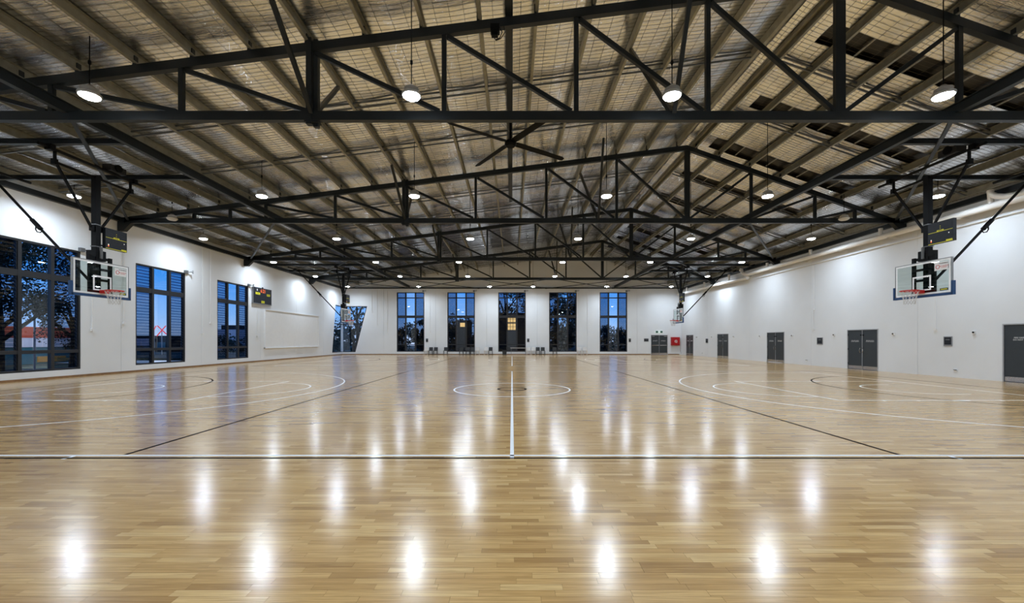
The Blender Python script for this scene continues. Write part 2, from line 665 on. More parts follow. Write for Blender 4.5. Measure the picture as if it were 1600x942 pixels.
def court(cy, which):
    W, Lx = 7.5, 14.0
    line('court_side_line', 'linew', lambda b: strip(b, (-Lx, cy - W), (Lx, cy - W)))
    line('court_side_line', 'linew', lambda b: strip(b, (-Lx, cy + W), (Lx, cy + W)))
    for s in (-1, 1):
        line('court_end_line', 'linew', lambda b: strip(b, (s * Lx, cy - W), (s * Lx, cy + W)))
        line('court_third_line', 'linek', lambda b: strip(b, (s * 5.08, cy - W + .04), (s * 5.08, cy + W + .1)))
        line('court_goal_line', 'linek', lambda b: strip(b, (s * 15.25, cy - 7.62), (s * 15.25, cy + 7.62)))
        line('court_goal_circle', 'linek', lambda b: arc(b, (s * 15.25, cy), 4.9, R(90) if s > 0 else R(-90), R(270) if s > 0 else R(90)))

        def key(b):
            strip(b, (s * Lx, cy - 2.45), (s * 8.2, cy - 2.45))
            strip(b, (s * Lx, cy + 2.45), (s * 8.2, cy + 2.45))
            strip(b, (s * 8.2, cy - 2.475), (s * 8.2, cy + 2.475))
            for d0, d1 in ((2.6, 3.0),):
                for e in (-1, 1):
                    strip(b, (s * (Lx - d0), cy + e * 2.52), (s * (Lx - d1), cy + e * 2.52), 0.1)
            for d0 in (3.85, 4.7, 1.75):
                for e in (-1, 1):
                    strip(b, (s * (Lx - d0), cy + e * 2.52), (s * (Lx - d0 - .05), cy + e * 2.52), 0.1)
        line('court_key_line', 'linew', key)
        line('free_throw_arc', 'linew', lambda b: arc(b, (s * 8.2, cy), 1.8, R(90) if s < 0 else R(-90), R(-90) if s < 0 else R(-270)))

        def three(b):
            hx = s * 12.425
            a1 = math.acos(6.6 / 6.75)
            aa = math.asin(6.6 / 6.75)
            x_end = abs(hx) - 6.75 * math.cos(aa)
            if s < 0:
                arc(b, (hx, cy), 6.75, -aa, aa)
            else:
                arc(b, (hx, cy), 6.75, math.pi - aa, math.pi + aa)
            for e in (-1, 1):
                strip(b, (s * Lx, cy + e * 6.575), (s * x_end, cy + e * 6.575))
        line('three_point_line', 'linew', three)

        def nocharge(b):
            hx = s * 12.425
            arc(b, (hx, cy), 1.3, R(-90) if s < 0 else R(90), R(90) if s < 0 else R(270), 24)
            for e in (-1, 1):
                strip(b, (hx, cy + e * 1.275), (hx + s * .375, cy + e * 1.275))
        line('no_charge_arc', 'linew', nocharge)
        line('bench_mark', 'linew', lambda b: strip(b, (s * 5.68, cy - W - .02), (s * 5.68, cy - W - .17)))
    line('court_side_line', 'linek', lambda b: strip(b, (-15.25, cy - 7.62), (15.25, cy - 7.62)), 'black side line')
    line('court_side_line', 'linek', lambda b: strip(b, (-15.25, cy + 7.62), (15.25, cy + 7.62)), 'black side line')
    line('centre_line', 'linew', lambda b: strip(b, (0.0, cy - W - .15), (0.0, cy + W + .15)))
    line('centre_circle', 'linew', lambda b: arc(b, (0, cy), 1.8, 0, 2 * math.pi, 64))
    line('centre_circle', 'linek', lambda b: arc(b, (0, cy), 0.46, 0, 2 * math.pi, 40, 0.07), 'small black centre circle')


COURT_Y = [12.97, 32.2]
for i, cy in enumerate(COURT_Y):
    court(cy, i)

# ------------------------------------------------------------------ walls
def wall_panels(parent, axis, at, thick, joints, openings, z0, ztop, extra=()):
    """panels between joints along u with rectangular openings; ztop(u) may slope"""
    us = sorted(set(joints))
    for i in range(len(us) - 1):
        a, c = us[i] + 0.006, us[i + 1] - 0.006
        b = MB()
        cuts = [a, c]
        for (u0, u1, w0, w1) in openings:
            for u in (u0, u1):
                if a < u < c: cuts.append(u)
        cuts = sorted(set(cuts))
        for k in range(len(cuts) - 1):
            c0, c1 = cuts[k], cuts[k + 1]
            mid = (c0 + c1) / 2
            spans = []
            lo = z0
            for (u0, u1, w0, w1) in sorted(openings, key=lambda o: o[2]):
                if u0 - 1e-6 <= mid <= u1 + 1e-6:
                    if w0 > lo + 1e-4: spans.append((lo, w0, False))
                    lo = w1
            spans.append((lo, None, True))
            for (s0, s1, top) in spans:
                t0 = ztop(c0) if top else s1
                t1 = ztop(c1) if top else s1
                poly = [(c0, s0), (c1, s0), (c1, t1), (c0, t0)]
                b.prism(poly, axis, at, at + thick)
        b.build('wall_panel', M['wall'], parent, recalc=False if False else True)


LEFT_WIN = [(14.3, 17.5), (20.05, 23.1), (25.6, 28.62)]
LW0, LW1 = 0.32, 5.22
FAR_WIN = [(-12.23, -9.31), (-6.86, -3.94), (-1.46, 1.46), (3.94, 6.86), (9.31, 12.23)]
FW0, FW1 = 0.31, 6.62
CW_Y, CW_X, CW0, CW1 = 41.96, -15.38, 0.28, 5.15

wl = thing('wall_left', 'white precast left wall with three tall dark windows', 'wall', kind='structure')
ops = [(a0, a1, LW0, LW1) for a0, a1 in LEFT_WIN] + [(CW_Y, YF, CW0, CW1)]
wall_panels(wl, 'x', -XW - 0.2, 0.2, [YB, 5.6, 10.2, 14.0, 19.3, 24.3, 30.0, 35.0, 40.0, YF], ops, 0, lambda u: 7.62)
MB().prism([(CW_Y, CW0), (CW_Y + .84, CW1), (CW_Y, CW1)], 'x', -XW - .2, -XW).build('wall_panel', M['wall'], wl)
MB().box(-XW - .26, -XW - .2, YB, LEFT_WIN[0][0] - .02, 0, 7.6).box(-XW - .26, -XW - .2, 17.52, 20.03, 0, 7.6).box(-XW - .26, -XW - .2, 23.12, 25.58, 0, 7.6).box(-XW - .26, -XW - .2, 28.64, CW_Y, 0, 7.6).build('wall_core', M['wall'], wl)

DOORS_R = [(13.35, 15.38), (20.6, 22.5), (27.7, 29.6), (34.85, 36.75), (41.6, 43.3)]
DZ = 2.08
wr = thing('wall_right', 'white precast right wall with a row of dark grey doors', 'wall', kind='structure')
wall_panels(wr, 'x', XW, 0.2, [YB, 5.6, 12.0, 18.6, 25.2, 31.8, 38.6, YF], [(a0, a1, -.01, DZ) for a0, a1 in DOORS_R], 0, lambda u: 7.4)
MB().box(XW + .2, XW + .26, YB, YF, 0, 7.4).build('wall_core', M['wall'], wr)

FDOOR = (14.74, 16.52)
wf = thing('wall_back', 'white far gable wall with five tall windows', 'wall', kind='structure')
ops = [(a0, a1, FW0, FW1) for a0, a1 in FAR_WIN] + [(-XW, CW_X, CW0, CW1), (FDOOR[0], FDOOR[1], -.01, 2.1)]
wall_panels(wf, 'y', YF, 0.2, [-XW - .2, -13.6, -8.1, -2.7, 2.7, 8.0, 13.3, XW + .2], ops, 0, lambda u: ztc(u) + .42)
MB().prism([(-16.62, CW0), (CW_X, CW0), (CW_X, CW1)], 'y', YF, YF + .2).build('wall_panel', M['wall'], wf)
xs = [CW_X] + [v for w in FAR_WIN for v in w] + [FDOOR[0]]
cb = MB()
for i in range(0, len(xs), 2):
    cb.box(xs[i] + .02, xs[i + 1] - .02, YF + .2, YF + .26, 0, 6.9)
cb.box(FDOOR[1] + .02, XW, YF + .2, YF + .26, 0, 6.9)
cb.build('wall_core', M['wall'], wf)

wk = thing('wall_front', 'white wall behind the camera', 'wall', kind='structure')
wall_panels(wk, 'y', YB - .2, .2, [-XW - .2, -9, 0, 9, XW + .2], [], 0, lambda u: ztc(u) + .42)

# skirting boards
sk = MB().box(-XW, -XW + .018, YB, YF, 0, .085).build('baseboard_left', M['skirt'])
tag(sk, 'oak skirting along the left wall', 'skirting', kind='structure')
sk = MB().box(-XW, FDOOR[0] - .03, YF - .018, YF, 0, .085).box(FDOOR[1] + .03, 17.75, YF - .018, YF, 0, .085).build('baseboard_back', M['skirt'])
tag(sk, 'oak skirting along the far wall', 'skirting', kind='structure')

# ------------------------------------------------------------------ windows
def U(axis, sgn, at):
    """maps (u along wall, d into the room, z) to world"""
    if axis == 'x':
        return lambda u, d, z: (at - sgn * d, u, z)
    return lambda u, d, z: (u, at - sgn * d, z)


def wbox(b, f, u0, u1, d0, d1, z0, z1):
    p, q = f(u0, d0, z0), f(u1, d1, z1)
    return b.box(p[0], q[0], p[1], q[1], p[2], q[2])


def louvre(b, f, u0, u1, z, h, tilt=0.035):
    p = [f(u0, -.085 + tilt, z), f(u1, -.085 + tilt, z), f(u1, -.085 - tilt, z + h), f(u0, -.085 - tilt, z + h)]
    q = [f(u0, -.079 + tilt, z), f(u1, -.079 + tilt, z), f(u1, -.079 - tilt, z + h), f(u0, -.079 - tilt, z + h)]
    b.add(p + q, [(0, 1, 2, 3), (7, 6, 5, 4), (0, 4, 5, 1), (1, 5, 6, 2), (2, 6, 7, 3), (3, 7, 4, 0)])


def window(name, label, f, u0, u1, z0, z1, bands, single_blades, solid=()):
    w = thing(name, label, 'window', f((u0 + u1) / 2, 0, z0), kind='structure')
    t = 0.075
    b = MB()
    wbox(b, f, u0, u0 + t, -.16, -.02, z0, z1)
    wbox(b, f, u1 - t, u1, -.16, -.02, z0, z1)
    wbox(b, f, u0 + t, u1 - t, -.16, -.02, z0, z0 + t)
    wbox(b, f, u0 + t, u1 - t, -.16, -.02, z1 - t, z1)
    b.build('window_frame', M['frame'], w)
    du = (u1 - u0) / 3
    m0, m1 = u0 + du * .985, u1 - du * .985
    for m in (m0, m1):
        wbox(MB(), f, m - .06, m + .06, -.16, -.02, z0 + t, z1 - t).build('mullion', M['frame'], w)
    edges = [z0 + t]
    for (a, c) in bands:
        b = MB()
        for (p, q) in ((u0 + t, m0 - .06), (m0 + .06, m1 - .06), (m1 + .06, u1 - t)):
            wbox(b, f, p, q, -.155, -.025, a, c)
        b.build('transom', M['frame'], w)
        edges += [a, c]
    edges.append(z1 - t)
    for i in range(0, len(edges), 2):
        a, c = edges[i], edges[i + 1]
        wbox(MB(), f, m0 + .06, m1 - .06, -.095, -.087, a, c).build('pane', M['pane'], w)
        n = max(2, round((c - a) / .145))
        h = (c - a) / n
        for (p, q) in ((u0 + t, m0 - .06), (m1 + .06, u1 - t)):
            if single_blades:
                first = None
                for k in range(n):
                    if first is None:
                        b = MB()
                        louvre(b, f, p + .012, q - .012, a + .004, h * .97)
                        first = b.build('louvre_blade', M['louvre'], w)
                    else:
                        o = first.copy()
                        COL.objects.link(o)
                        o.parent = w
                        o.location = (0, 0, k * h)
            else:
                b = MB()
                for k in range(n):
                    louvre(b, f, p + .012, q - .012, a + .004 + k * h, h * .97)
                tag(b.build('louvre_blades', M['louvre'], w), kind='stuff')
            b = MB()
            wbox(b, f, p, p + .03, -.15, -.05, a, c)
            wbox(b, f, q - .03, q, -.15, -.05, a, c)
            b.build('louvre_rail', M['frame'], w)
    return w


fl = U('x', -1, -XW)
ff = U('y', 1, YF)
wn = 1
for (a0, a1), lab in zip(LEFT_WIN, ('nearest tall black louvred window in the left wall, cut by the picture edge',
                                    'second tall black louvred window in the left wall',
                                    'third tall black louvred window in the left wall, beside the scoreboard')):
    window('window_%d' % wn, lab, fl, a0, a1, LW0, LW1, [(1.0, 1.13), (3.86, 4.10)], True)
    wn += 1
for (a0, a1), lab in zip(FAR_WIN, ('leftmost of the five tall windows in the far wall', 'second of the five tall windows in the far wall',
                                   'middle one of the five tall windows in the far wall', 'fourth of the five tall windows in the far wall',
                                   'rightmost of the five tall windows in the far wall')):
    window('window_%d' % wn, lab, ff, a0, a1, FW0, FW1, [(1.02, 1.10), (3.90, 4.16), (5.98, 6.08)], False)
    wn += 1
# the slanting corner window
cwn = thing('window_%d' % wn, 'slant sided corner window at the left end of the far wall', 'window', (-XW, YF, CW0), kind='structure')
b = MB()
b.prism([(CW_Y, CW0), (CW_Y + .07, CW0), (CW_Y + .91, CW1), (CW_Y + .84, CW1)], 'x', -XW - .13, -XW - .03)
b.box(-XW - .13, -XW - .03, CW_Y + .05, YF + .1, CW0, CW0 + .07)
b.box(-XW - .13, -XW - .03, CW_Y + .9, YF + .1, CW1 - .07, CW1)
b.prism([(-16.69, CW0), (-16.62, CW0), (CW_X, CW1), (CW_X - .07, CW1)], 'y', YF + .03, YF + .13)
b.box(-XW - .03, -16.66, YF + .03, YF + .13, CW0, CW0 + .07)
b.box(-XW - .03, CW_X - .06, YF + .03, YF + .13, CW1 - .07, CW1)
b.build('window_frame', M['frame'], cwn)
b = MB()
b.box(-XW - .12, -XW - .03, CW_Y + .52, YF + .1, 3.17, 3.28)
b.box(-XW - .03, CW_X - .5, YF + .03, YF + .12, 3.17, 3.28)
b.build('transom', M['frame'], cwn)
MB().box(-XW - .10, -XW - .02, YF + .02, YF + .10, CW0, CW1).build('corner_post', M['frame'], cwn)
MB().prism([(CW_Y + .06, CW0 + .05), (YF, CW0 + .05), (YF, CW1 - .05), (CW_Y + .88, CW1 - .05)], 'x', -XW - .085, -XW - .078).build('pane', M['pane'], cwn)
MB().prism([(-XW, CW0 + .05), (-16.66, CW0 + .05), (CW_X - .05, CW1 - .05), (-XW, CW1 - .05)], 'y', YF + .078, YF + .085).build('pane', M['pane'], cwn)

# ------------------------------------------------------------------ doors
def door(name, label, f, u0, u1, zt, kind, txt_rot, flip):
    d = thing(name, label, 'door', f((u0 + u1) / 2, 0, 0), kind='structure')
    b = MB()
    wbox(b, f, u0, u0 + .04, -.12, .015, 0, zt)
    wbox(b, f, u1 - .04, u1, -.12, .015, 0, zt)
    wbox(b, f, u0 + .04, u1 - .04, -.12, .015, zt - .04, zt)
    b.build('door_frame', M['doorframe'], d)
    mid = (u0 + u1) / 2
    leaves = [(u0 + .045, mid - .012), (mid + .012, u1 - .045)] if kind != 'single' else [(u0 + .045, u1 - .045)]
    if kind != 'single':
        wbox(MB(), f, mid - .011, mid + .011, -.03, .004, .01, zt - .045).build('meeting_strip', M['doorframe'], d)
    for i, (a, c) in enumerate(leaves):
        lf = wbox(MB(), f, a, c, -.06, -.012, .012, zt - .045).build('door_leaf', M['door'], d)
        wbox(MB(), f, a + .02, c - .02, -.013, -.008, .02, .19).build('kick_plate', M['kick'], lf)
        um = (a + c) / 2
        hb = MB()
        hu = a if i == 0 else c
        for hz in (.25, 1.0, 1.75):
            wbox(hb, f, hu - .012, hu + .012, -.014, .004, hz, hz + .1)
        hb.build('hinge', M['black'], lf)
        if kind == 'single':
            text('door_lettering', 'FIRE SAFETY DOOR\nDO NOT OBSTRUCT', .075, f(c - .62, -.009, 1.56), txt_rot, M['white'], lf)
        else:
            text('door_lettering', 'FIRE SAFETY DOOR\nDO NOT OBSTRUCT', .052, f(um, -.009, 1.47), txt_rot, M['white'], lf)
        if kind == 'pull':
            s = 1 if i == 1 else -1
            uu = mid + s * .07
            pts = [f(uu, -.012, .86), f(uu, .05, .88), f(uu + s * .05, .055, 1.0), f(uu, .05, 1.12), f(uu, -.012, 1.14)]
            MB().tube(pts, .011, 8).build('door_handle', M['inox'], lf, smooth=True)
            MB().tube([f(uu, -.012, 1.78), f(uu, .035, 1.78)], .03, 10).build('door_stop_magnet', M['black'], lf, smooth='auto')
        if kind == 'panic':
            wbox(MB(), f, a + .05, c - .05, -.01, .05, .96, 1.03).build('push_bar', M['inox'], lf)
            q0 = a + .06 if i == 0 else c - .36
            wbox(MB(), f, q0, q0 + .3, -.01, .05, 1.92, 1.97).build('door_closer', M['inox'], lf)
    return d


fr = U('x', 1, XW)
RTR = (R(90), 0, R(-90))
dn = 1
labs = ['wide dark grey door at the right picture edge', 'nearest dark grey double door in the right wall with scuffed kick plates',
        'second dark grey double door along the right wall', 'third dark grey double door along the right wall',
        'dark grey double door at the far end of the right wall']
for (a0, a1), lab in zip(DOORS_R, labs):
    door('door_%d' % dn, lab, fr, a0, a1, DZ + (.03 if dn == 1 else 0), 'single' if dn == 1 else 'pull', RTR, 1)
    dn += 1
door('door_%d' % dn, 'dark grey double exit door with push bars in the far wall', ff, FDOOR[0], FDOOR[1], 2.1, 'panic', (R(90), 0, 0), 1)

# ------------------------------------------------------------------ ceiling: foil, purlins, bridging, skylights
ceil_ = thing('ceiling', 'pitched roof of foil blanket under wire mesh on steel purlins', 'ceiling', kind='structure')
PL = [-17.55] + [-16.23 + 1.4 * k for k in range(17)] + [7.55]
PRT = [8.45, 9.5, 10.9, 12.3, 13.7, 15.1, 16.5, 17.6]
PURL = PL + PRT
rng = np.random.default_rng(7)
ys = np.arange(YB, YF + .001, .15)
ys[-1] = YF
NR = len(ys)


def vnoise(n, m, cell):
    g = rng.random((n // cell + 3, m))
    i = np.arange(n) / cell
    k = i.astype(int)
    t = (i - k)[:, None]
    t = t * t * (3 - 2 * t)
    return g[k] * (1 - t) + g[k + 1] * t - .5


def xsmooth(a, it=2):
    for _ in range(it):
        p = np.pad(a, ((0, 0), (1, 1)), 'edge')
        a = (p[:, :-2] + p[:, 1:-1] * 2 + p[:, 2:]) / 4
    return a


SKY_Y = [8.7, 12.1, 15.5, 18.75, 22.1, 25.5, 29.0, 32.4, 35.8, 39.2]


def foil(xl, name, skip):
    xs = []
    for i in range(len(xl) - 1):
        for k in range(4):
            xs.append(xl[i] + (xl[i + 1] - xl[i]) * k / 4)
    xs.append(xl[-1])
    xs = np.array(xs)
    NC = len(xs)
    sag = np.zeros(NC)
    for c in range(NC - 1):
        sag[c] = (0, .014, .02, .014)[c % 4]
    row1 = xsmooth(rng.normal(0, 1, (NR, NC)), 4) * .0085
    row2 = xsmooth(vnoise(NR, NC, 4), 3) * .05
    row3 = xsmooth(vnoise(NR, NC, 16), 5) * .05
    z = np.array([ztc(x) for x in xs])[None, :] + .315 - sag[None, :] * (1 + rng.random((NR, 1))) + row1 + row2 + row3
    b = MB()
    b.v = [(float(xs[c]), float(ys[r]), float(z[r, c])) for r in range(NR) for c in range(NC)]
    for r in range(NR - 1):
        ym = (ys[r] + ys[r + 1]) / 2
        for c in range(NC - 1):
            xm = (xs[c] + xs[c + 1]) / 2
            if skip and 9.0 < xm < 15.6 and any(abs(ym - s) < .4 for s in SKY_Y):
                continue
            b.f.append((r * NC + c, (r + 1) * NC + c, (r + 1) * NC + c + 1, r * NC + c + 1))
    b.build(name, M['foil'], ceil_, smooth=True, recalc=False)
    # wire safety mesh just under the foil
    vs, fs = [], []

    def wire(pts, ax):
        o = len(vs)
        w = .0030
        for (x, y, zz) in pts:
            zz -= .010
            if ax == 'x':
                vs.extend([(x, y - w, zz), (x, y + w, zz), (x, y, zz + w * 1.7)])
            else:
                vs.extend([(x - w, y, zz), (x + w, y, zz), (x, y, zz + w * 1.7)])
        for i in range(len(pts) - 1):
            for k in range(3):
                fs.append((o + i * 3 + k, o + i * 3 + (k + 1) % 3, o + i * 3 + 3 + (k + 1) % 3, o + i * 3 + 3 + k))
    for r in range(1, NR):
        wire([(xs[c], ys[r], z[r, c]) for c in range(NC)], 'x')
    for c in range(NC):
        if c % 4:
            wire([(xs[c], ys[r], z[r, c]) for r in range(0, NR, 2)], 'y')
    w = MB()
    w.v, w.f = [tuple(map(float, v)) for v in vs], fs
    tag(w.build('safety_mesh', M['mesh'], ceil_, recalc=False), kind='stuff')


foil([-18.1] + PL + [RX], 'insulation_blanket', False)
foil([RX] + PRT + [18.1], 'insulation_blanket', True)

for sy in SKY_Y:
    b = MB()
    zz = .12
    p = [(9.0, sy - .42, ztc(9.0) + .32 + zz), (15.6, sy - .42, ztc(15.6) + .32 + zz), (15.6, sy + .42, ztc(15.6) + .32 + zz), (9.0, sy + .42, ztc(9.0) + .32 + zz)]
    b.add(p + [(x, y, z + .01) for x, y, z in p], [(0, 1, 2, 3), (7, 6, 5, 4), (0, 4, 5, 1), (1, 5, 6, 2), (2, 6, 7, 3), (3, 7, 4, 0)])
    b.build('skylight_sheet', M['skylight'], ceil_)
    for x in (10.2, 11.6, 13.0, 14.4):
        b = MB()
        b.bar((x, sy - .4, ztc(x) + .33), (x, sy + .4, ztc(x) + .33), .05, .03)
        b.build('skylight_batten', M['batten'], ceil_)

# roof sheeting above everything (keeps the dusk sky out)
b = MB()
for (x0, x1) in ((-18.3, RX), (RX, 18.3)):
    p = [(x0, YB - .2, ztc(x0) + .5), (x1, YB - .2, ztc(x1) + .5), (x1, YF + .2, ztc(x1) + .5), (x0, YF + .2, ztc(x0) + .5)]
    b.add(p + [(x, y, z + .03) for x, y, z in p], [(0, 1, 2, 3), (7, 6, 5, 4), (0, 4, 5, 1), (1, 5, 6, 2), (2, 6, 7, 3), (3, 7, 4, 0)])
b.build('roof_sheet', M['skylight'], ceil_)

for i, x in enumerate(PURL):
    zb = ztc(x) + .05
    s = 1 if x < RX else -1
    b = MB()
    b.box(x - .004 * s, x + .004 * s, YB, YF, zb, zb + .25)           # web
    b.box(x, x + .075 * s, YB, YF, zb, zb + .006)                     # lower flange
    b.box(x, x + .075 * s, YB, YF, zb + .244, zb + .25)               # upper flange
    b.box(x + .070 * s, x + .075 * s, YB, YF, zb + .006, zb + .026)   # lip
    b.build('purlin', M['purlin'], ceil_)

BR_Y = []
prev = 1.2
for t in TRUSS_Y + [YF]:
    n = 2
    for k in (1, 2):
        BR_Y.append(prev + (t - prev) * k / 3)
    prev = t
for by in BR_Y:
    for seg in (PL, PRT):
        b = MB()
        for i in range(len(seg) - 1):
            x0, x1 = seg[i], seg[i + 1]
            for dz in (.08, .24):
                b.bar((x0, by, ztc(x0) + dz), (x1, by, ztc(x1) + dz), .045, .045)
        b.build('purlin_bridging', M['bridging'], ceil_)

# ridge capping strip
b = MB()
b.bar((RX - .28, YB, ztc(RX - .28) + .2), (RX - .28, YF, ztc(RX - .28) + .2), .05, .14)
b.bar((RX + .28, YB, ztc(RX + .28) + .2), (RX + .28, YF, ztc(RX + .28) + .2), .05, .14)
b.build('ridge_purlin', M['purlin'], ceil_)

# eave beams on the walls
for s, nm, zz in ((-1, 'trim_left', 6.94), (1, 'trim_right', 6.84)):
    o = MB().box(s * (XW - .16), s * XW, YB, YF, zz, zz + .2).build(nm, M['steel'])
    tag(o, 'dark steel eave beam along the top of the %s wall' % ('left' if s < 0 else 'right'), 'beam', kind='structure')
o = MB().box(-XW + .2, XW - .2, YF - .14, YF, 7.0, 7.11).build('trim_back', M['steel'])
tag(o, 'dark steel beam across the far wall above the windows', 'beam', kind='structure')

# ------------------------------------------------------------------ trusses
NODE_X = [-14.55, -12.9, -11.27, -8.09, -4.88, -1.66, 1.57, 4.79, 8.02, 10.95, 13.87, 15.7]
ORD = ['nearest', 'second', 'third', 'farthest']
cleat_me = None
for ti, ty in enumerate(TRUSS_Y):
    t = thing('roof_truss', '%s dark steel roof truss spanning the hall%s' % (ORD[ti], ', cut off by the top of the picture' if ti == 0 else ''),
              'truss', (0, ty, ZB0), group='roof trusses')
    w = .14
    b = MB()
    b.box(-17.7, 17.7, ty - w / 2, ty + w / 2, ZB0, ZB1)
    b.build('bottom_chord', M['steel'], t)
    for (x0, x1) in ((-17.7, RX), (RX, 17.7)):
        b = MB()
        b.prism([(x0, ztc(x0) - .22), (x1, ztc(x1) - .22), (x1, ztc(x1)), (x0, ztc(x0))], 'y', ty - w / 2, ty + w / 2)
        b.build('top_chord', M['steel'], t)
    for x in NODE_X:
        zt = ztc(x) - .2
        if abs(x + 4.88) < .01:
            b = MB().box(x - .13, x + .0, ty - .09, ty + .05, ZB0 - .1, zt + .3)
            b.box(x + .02, x + .13, ty - .02, ty + .10, ZB0 - .14, zt + .3)
            b.box(x - .17, x + .17, ty - .10, ty + .10, ZB0 - .06, ZB0 - .02)
            b.build('splice_post', M['steel'], t)
        else:
            ww = .24 if abs(x - 8.02) < .01 else .11
            MB().box(x - ww / 2, x + ww / 2, ty - .05, ty + .05, ZB1, zt).build('post', M['steel'], t)
    for i in range(len(NODE_X) - 1):
        x0, x1 = NODE_X[i], NODE_X[i + 1]
        if x1 < 8.1:
            p, q = (x0 + .08, ty, ztc(x0) - .24), (x1 - .12, ty, ZB1 + .02)
        else:
            p, q = (x0 + .14, ty, ZB1 + .02), (x1 - .08, ty, ztc(x1) - .24)
        if abs(x1 - 13.87) < .01:
            p, q = (x0 + .1, ty, ZB1 + .02), (x1 - .08, ty, ztc(x1) - .24)
        MB().bar(p, q, .09, .10).build('diagonal_brace', M['steel'], t)
    # purlin cleats
    for x in PURL[1:-1]:
        if cleat_me is None:
            o = MB().box(-.03, .03, -.05, .05, -.005, .24).build('purlin_cleat', M['steel'])
            cleat_me = o.data
        else:
            o = bpy.data.objects.new('purlin_cleat', cleat_me)
            COL.objects.link(o)
        o.parent = t
        o.location = (x, 0, ztc(x) - ZB0)
    # end haunches
    for s in (-1, 1):
        MB().prism([(s * 17.98, 6.5), (s * 17.72, 6.5), (s * 17.35, ZB0), (s * 17.98, ZB0)], 'y', ty - .1, ty + .1).build('end_bracket', M['steel'], t)
        MB().box(s * 17.7, s * 17.98, ty - .1, ty + .1, ZB0, ztc(s * 17.8)).build('end_plate', M['steel'], t)
    # fly braces up to the purlins
    for (x0, xf, xb) in ((-4.88, -5.0, -5.0), (3.95, 3.80, 3.42)):
        for s, xe in ((-1, xf), (1, xb)):
            MB().bar((x0, ty + s * .05, ZB1 - .05), (xe, ty + s * 1.8, ztc(xe) + .04), .09, .09).build('fly_brace', M['steel'], t)
    # bracing in the plane of the bottom chord
    y1 = TRUSS_Y[ti + 1] if ti < 3 else YF - .1
    if ti < 3:
        for s in (-1, 1):
            MB().bar((s * 10.9, ty + .1, ZB0 + .12), (s * 17.5, y1 - .1, ZB0 + .12), .09, .05).build('horizontal_brace', M['steel'], t)
    else:
        gx = [-17.5, -10.5, -3.6, 3.55, 10.6, 17.4]
        for i in range(5):
            MB().bar((gx[i], ty + .1, 7.02), (gx[i + 1], y1, 7.04), .09, .05).build('horizontal_brace', M['steel'], t)
            MB().bar((gx[i + 1], ty + .1, 6.98), (gx[i], y1, 7.00), .09, .05).build('horizontal_brace', M['steel'], t)

# tie beams along the hall
for s, nm in ((-1, 'left'), (1, 'right')):
    b = MB()
    x = s * 10.87
    b.box(x - .07, x + .07, YB, YF, 7.03, 7.05)
    b.box(x - .07, x + .07, YB, YF, 7.27, 7.29)
    b.box(x - .012, x + .012, YB, YF, 7.05, 7.27)
    o = b.build('tie_beam', M['steel'], loc=(x, 20, 7.03))
    tag(o, 'long dark steel tie beam running down the hall on the %s side' % nm, 'beam', 'tie beams')
b = MB()
b.box(-.16, .02, 1.0, 24.0, ztc(0) + .03, ztc(0) + .045)
b.box(-.16, -.145, 1.0, 24.0, ztc(0) + .045, ztc(0) + .2)
b.box(.005, .02, 1.0, 24.0, ztc(0) + .045, ztc(0) + .2)
o = b.build('fan_support_beam', M['steel'], loc=(-.07, 12, ztc(0) + .03))
tag(o, 'dark steel channel under the roof carrying the ceiling fan', 'beam')

# ------------------------------------------------------------------ ceiling fan
fx, fy, fz = -.05, 14.7, 8.42
f = thing('ceiling_fan', 'large dark four bladed ceiling fan behind the nearest truss', 'fan', (fx, fy, fz))
MB().tube([(fx, fy, fz + .1), (fx, fy, ztc(0) + .04)], .045, 10).build('pole', M['fan'], f, smooth='auto')
MB().lathe([(.02, -.12), (.15, -.12), (.21, -.05), (.21, .04), (.12, .1), (.05, .16)], (fx, fy, fz), 20).build('motor', M['fan'], f, smooth='auto')
for a in (33.8, 124.4, 214.0, 305.5):
    d = Vector((math.cos(R(a)), math.sin(R(a)), 0))
    n = Vector((-d.y, d.x, 0))
    b = MB()
    vs = []
    for r_, wd in ((.2, .09), (.32, .12), (2.3, .10), (2.42, .05)):
        for sx_, dz in ((-1, .02), (1, -.02)):
            p = Vector((fx, fy, fz + .02)) + d * r_ + n * (sx_ * wd)
            vs += [(p.x, p.y, p.z + dz - .008), (p.x, p.y, p.z + dz + .008)]
    fs = [(0, 1, 3, 2), (12, 14, 15, 13)]
    for i in range(3):
        o_ = i * 4
        fs += [(o_, o_ + 2, o_ + 6, o_ + 4), (o_ + 1, o_ + 5, o_ + 7, o_ + 3), (o_, o_ + 4, o_ + 5, o_ + 1), (o_ + 2, o_ + 3, o_ + 7, o_ + 6)]
    b.add(vs, fs)
    b.build('blade', M['fan'], f)
b = MB()
for (dx, dy) in ((.5, .3), (-.5, .3), (.5, -.3), (-.5, -.3)):
    b.tube([(fx, fy, fz + .35), (fx + dx, fy + dy, ztc(0) + .06)], .008, 5)
b.build('guy_wire', M['grey'], f)

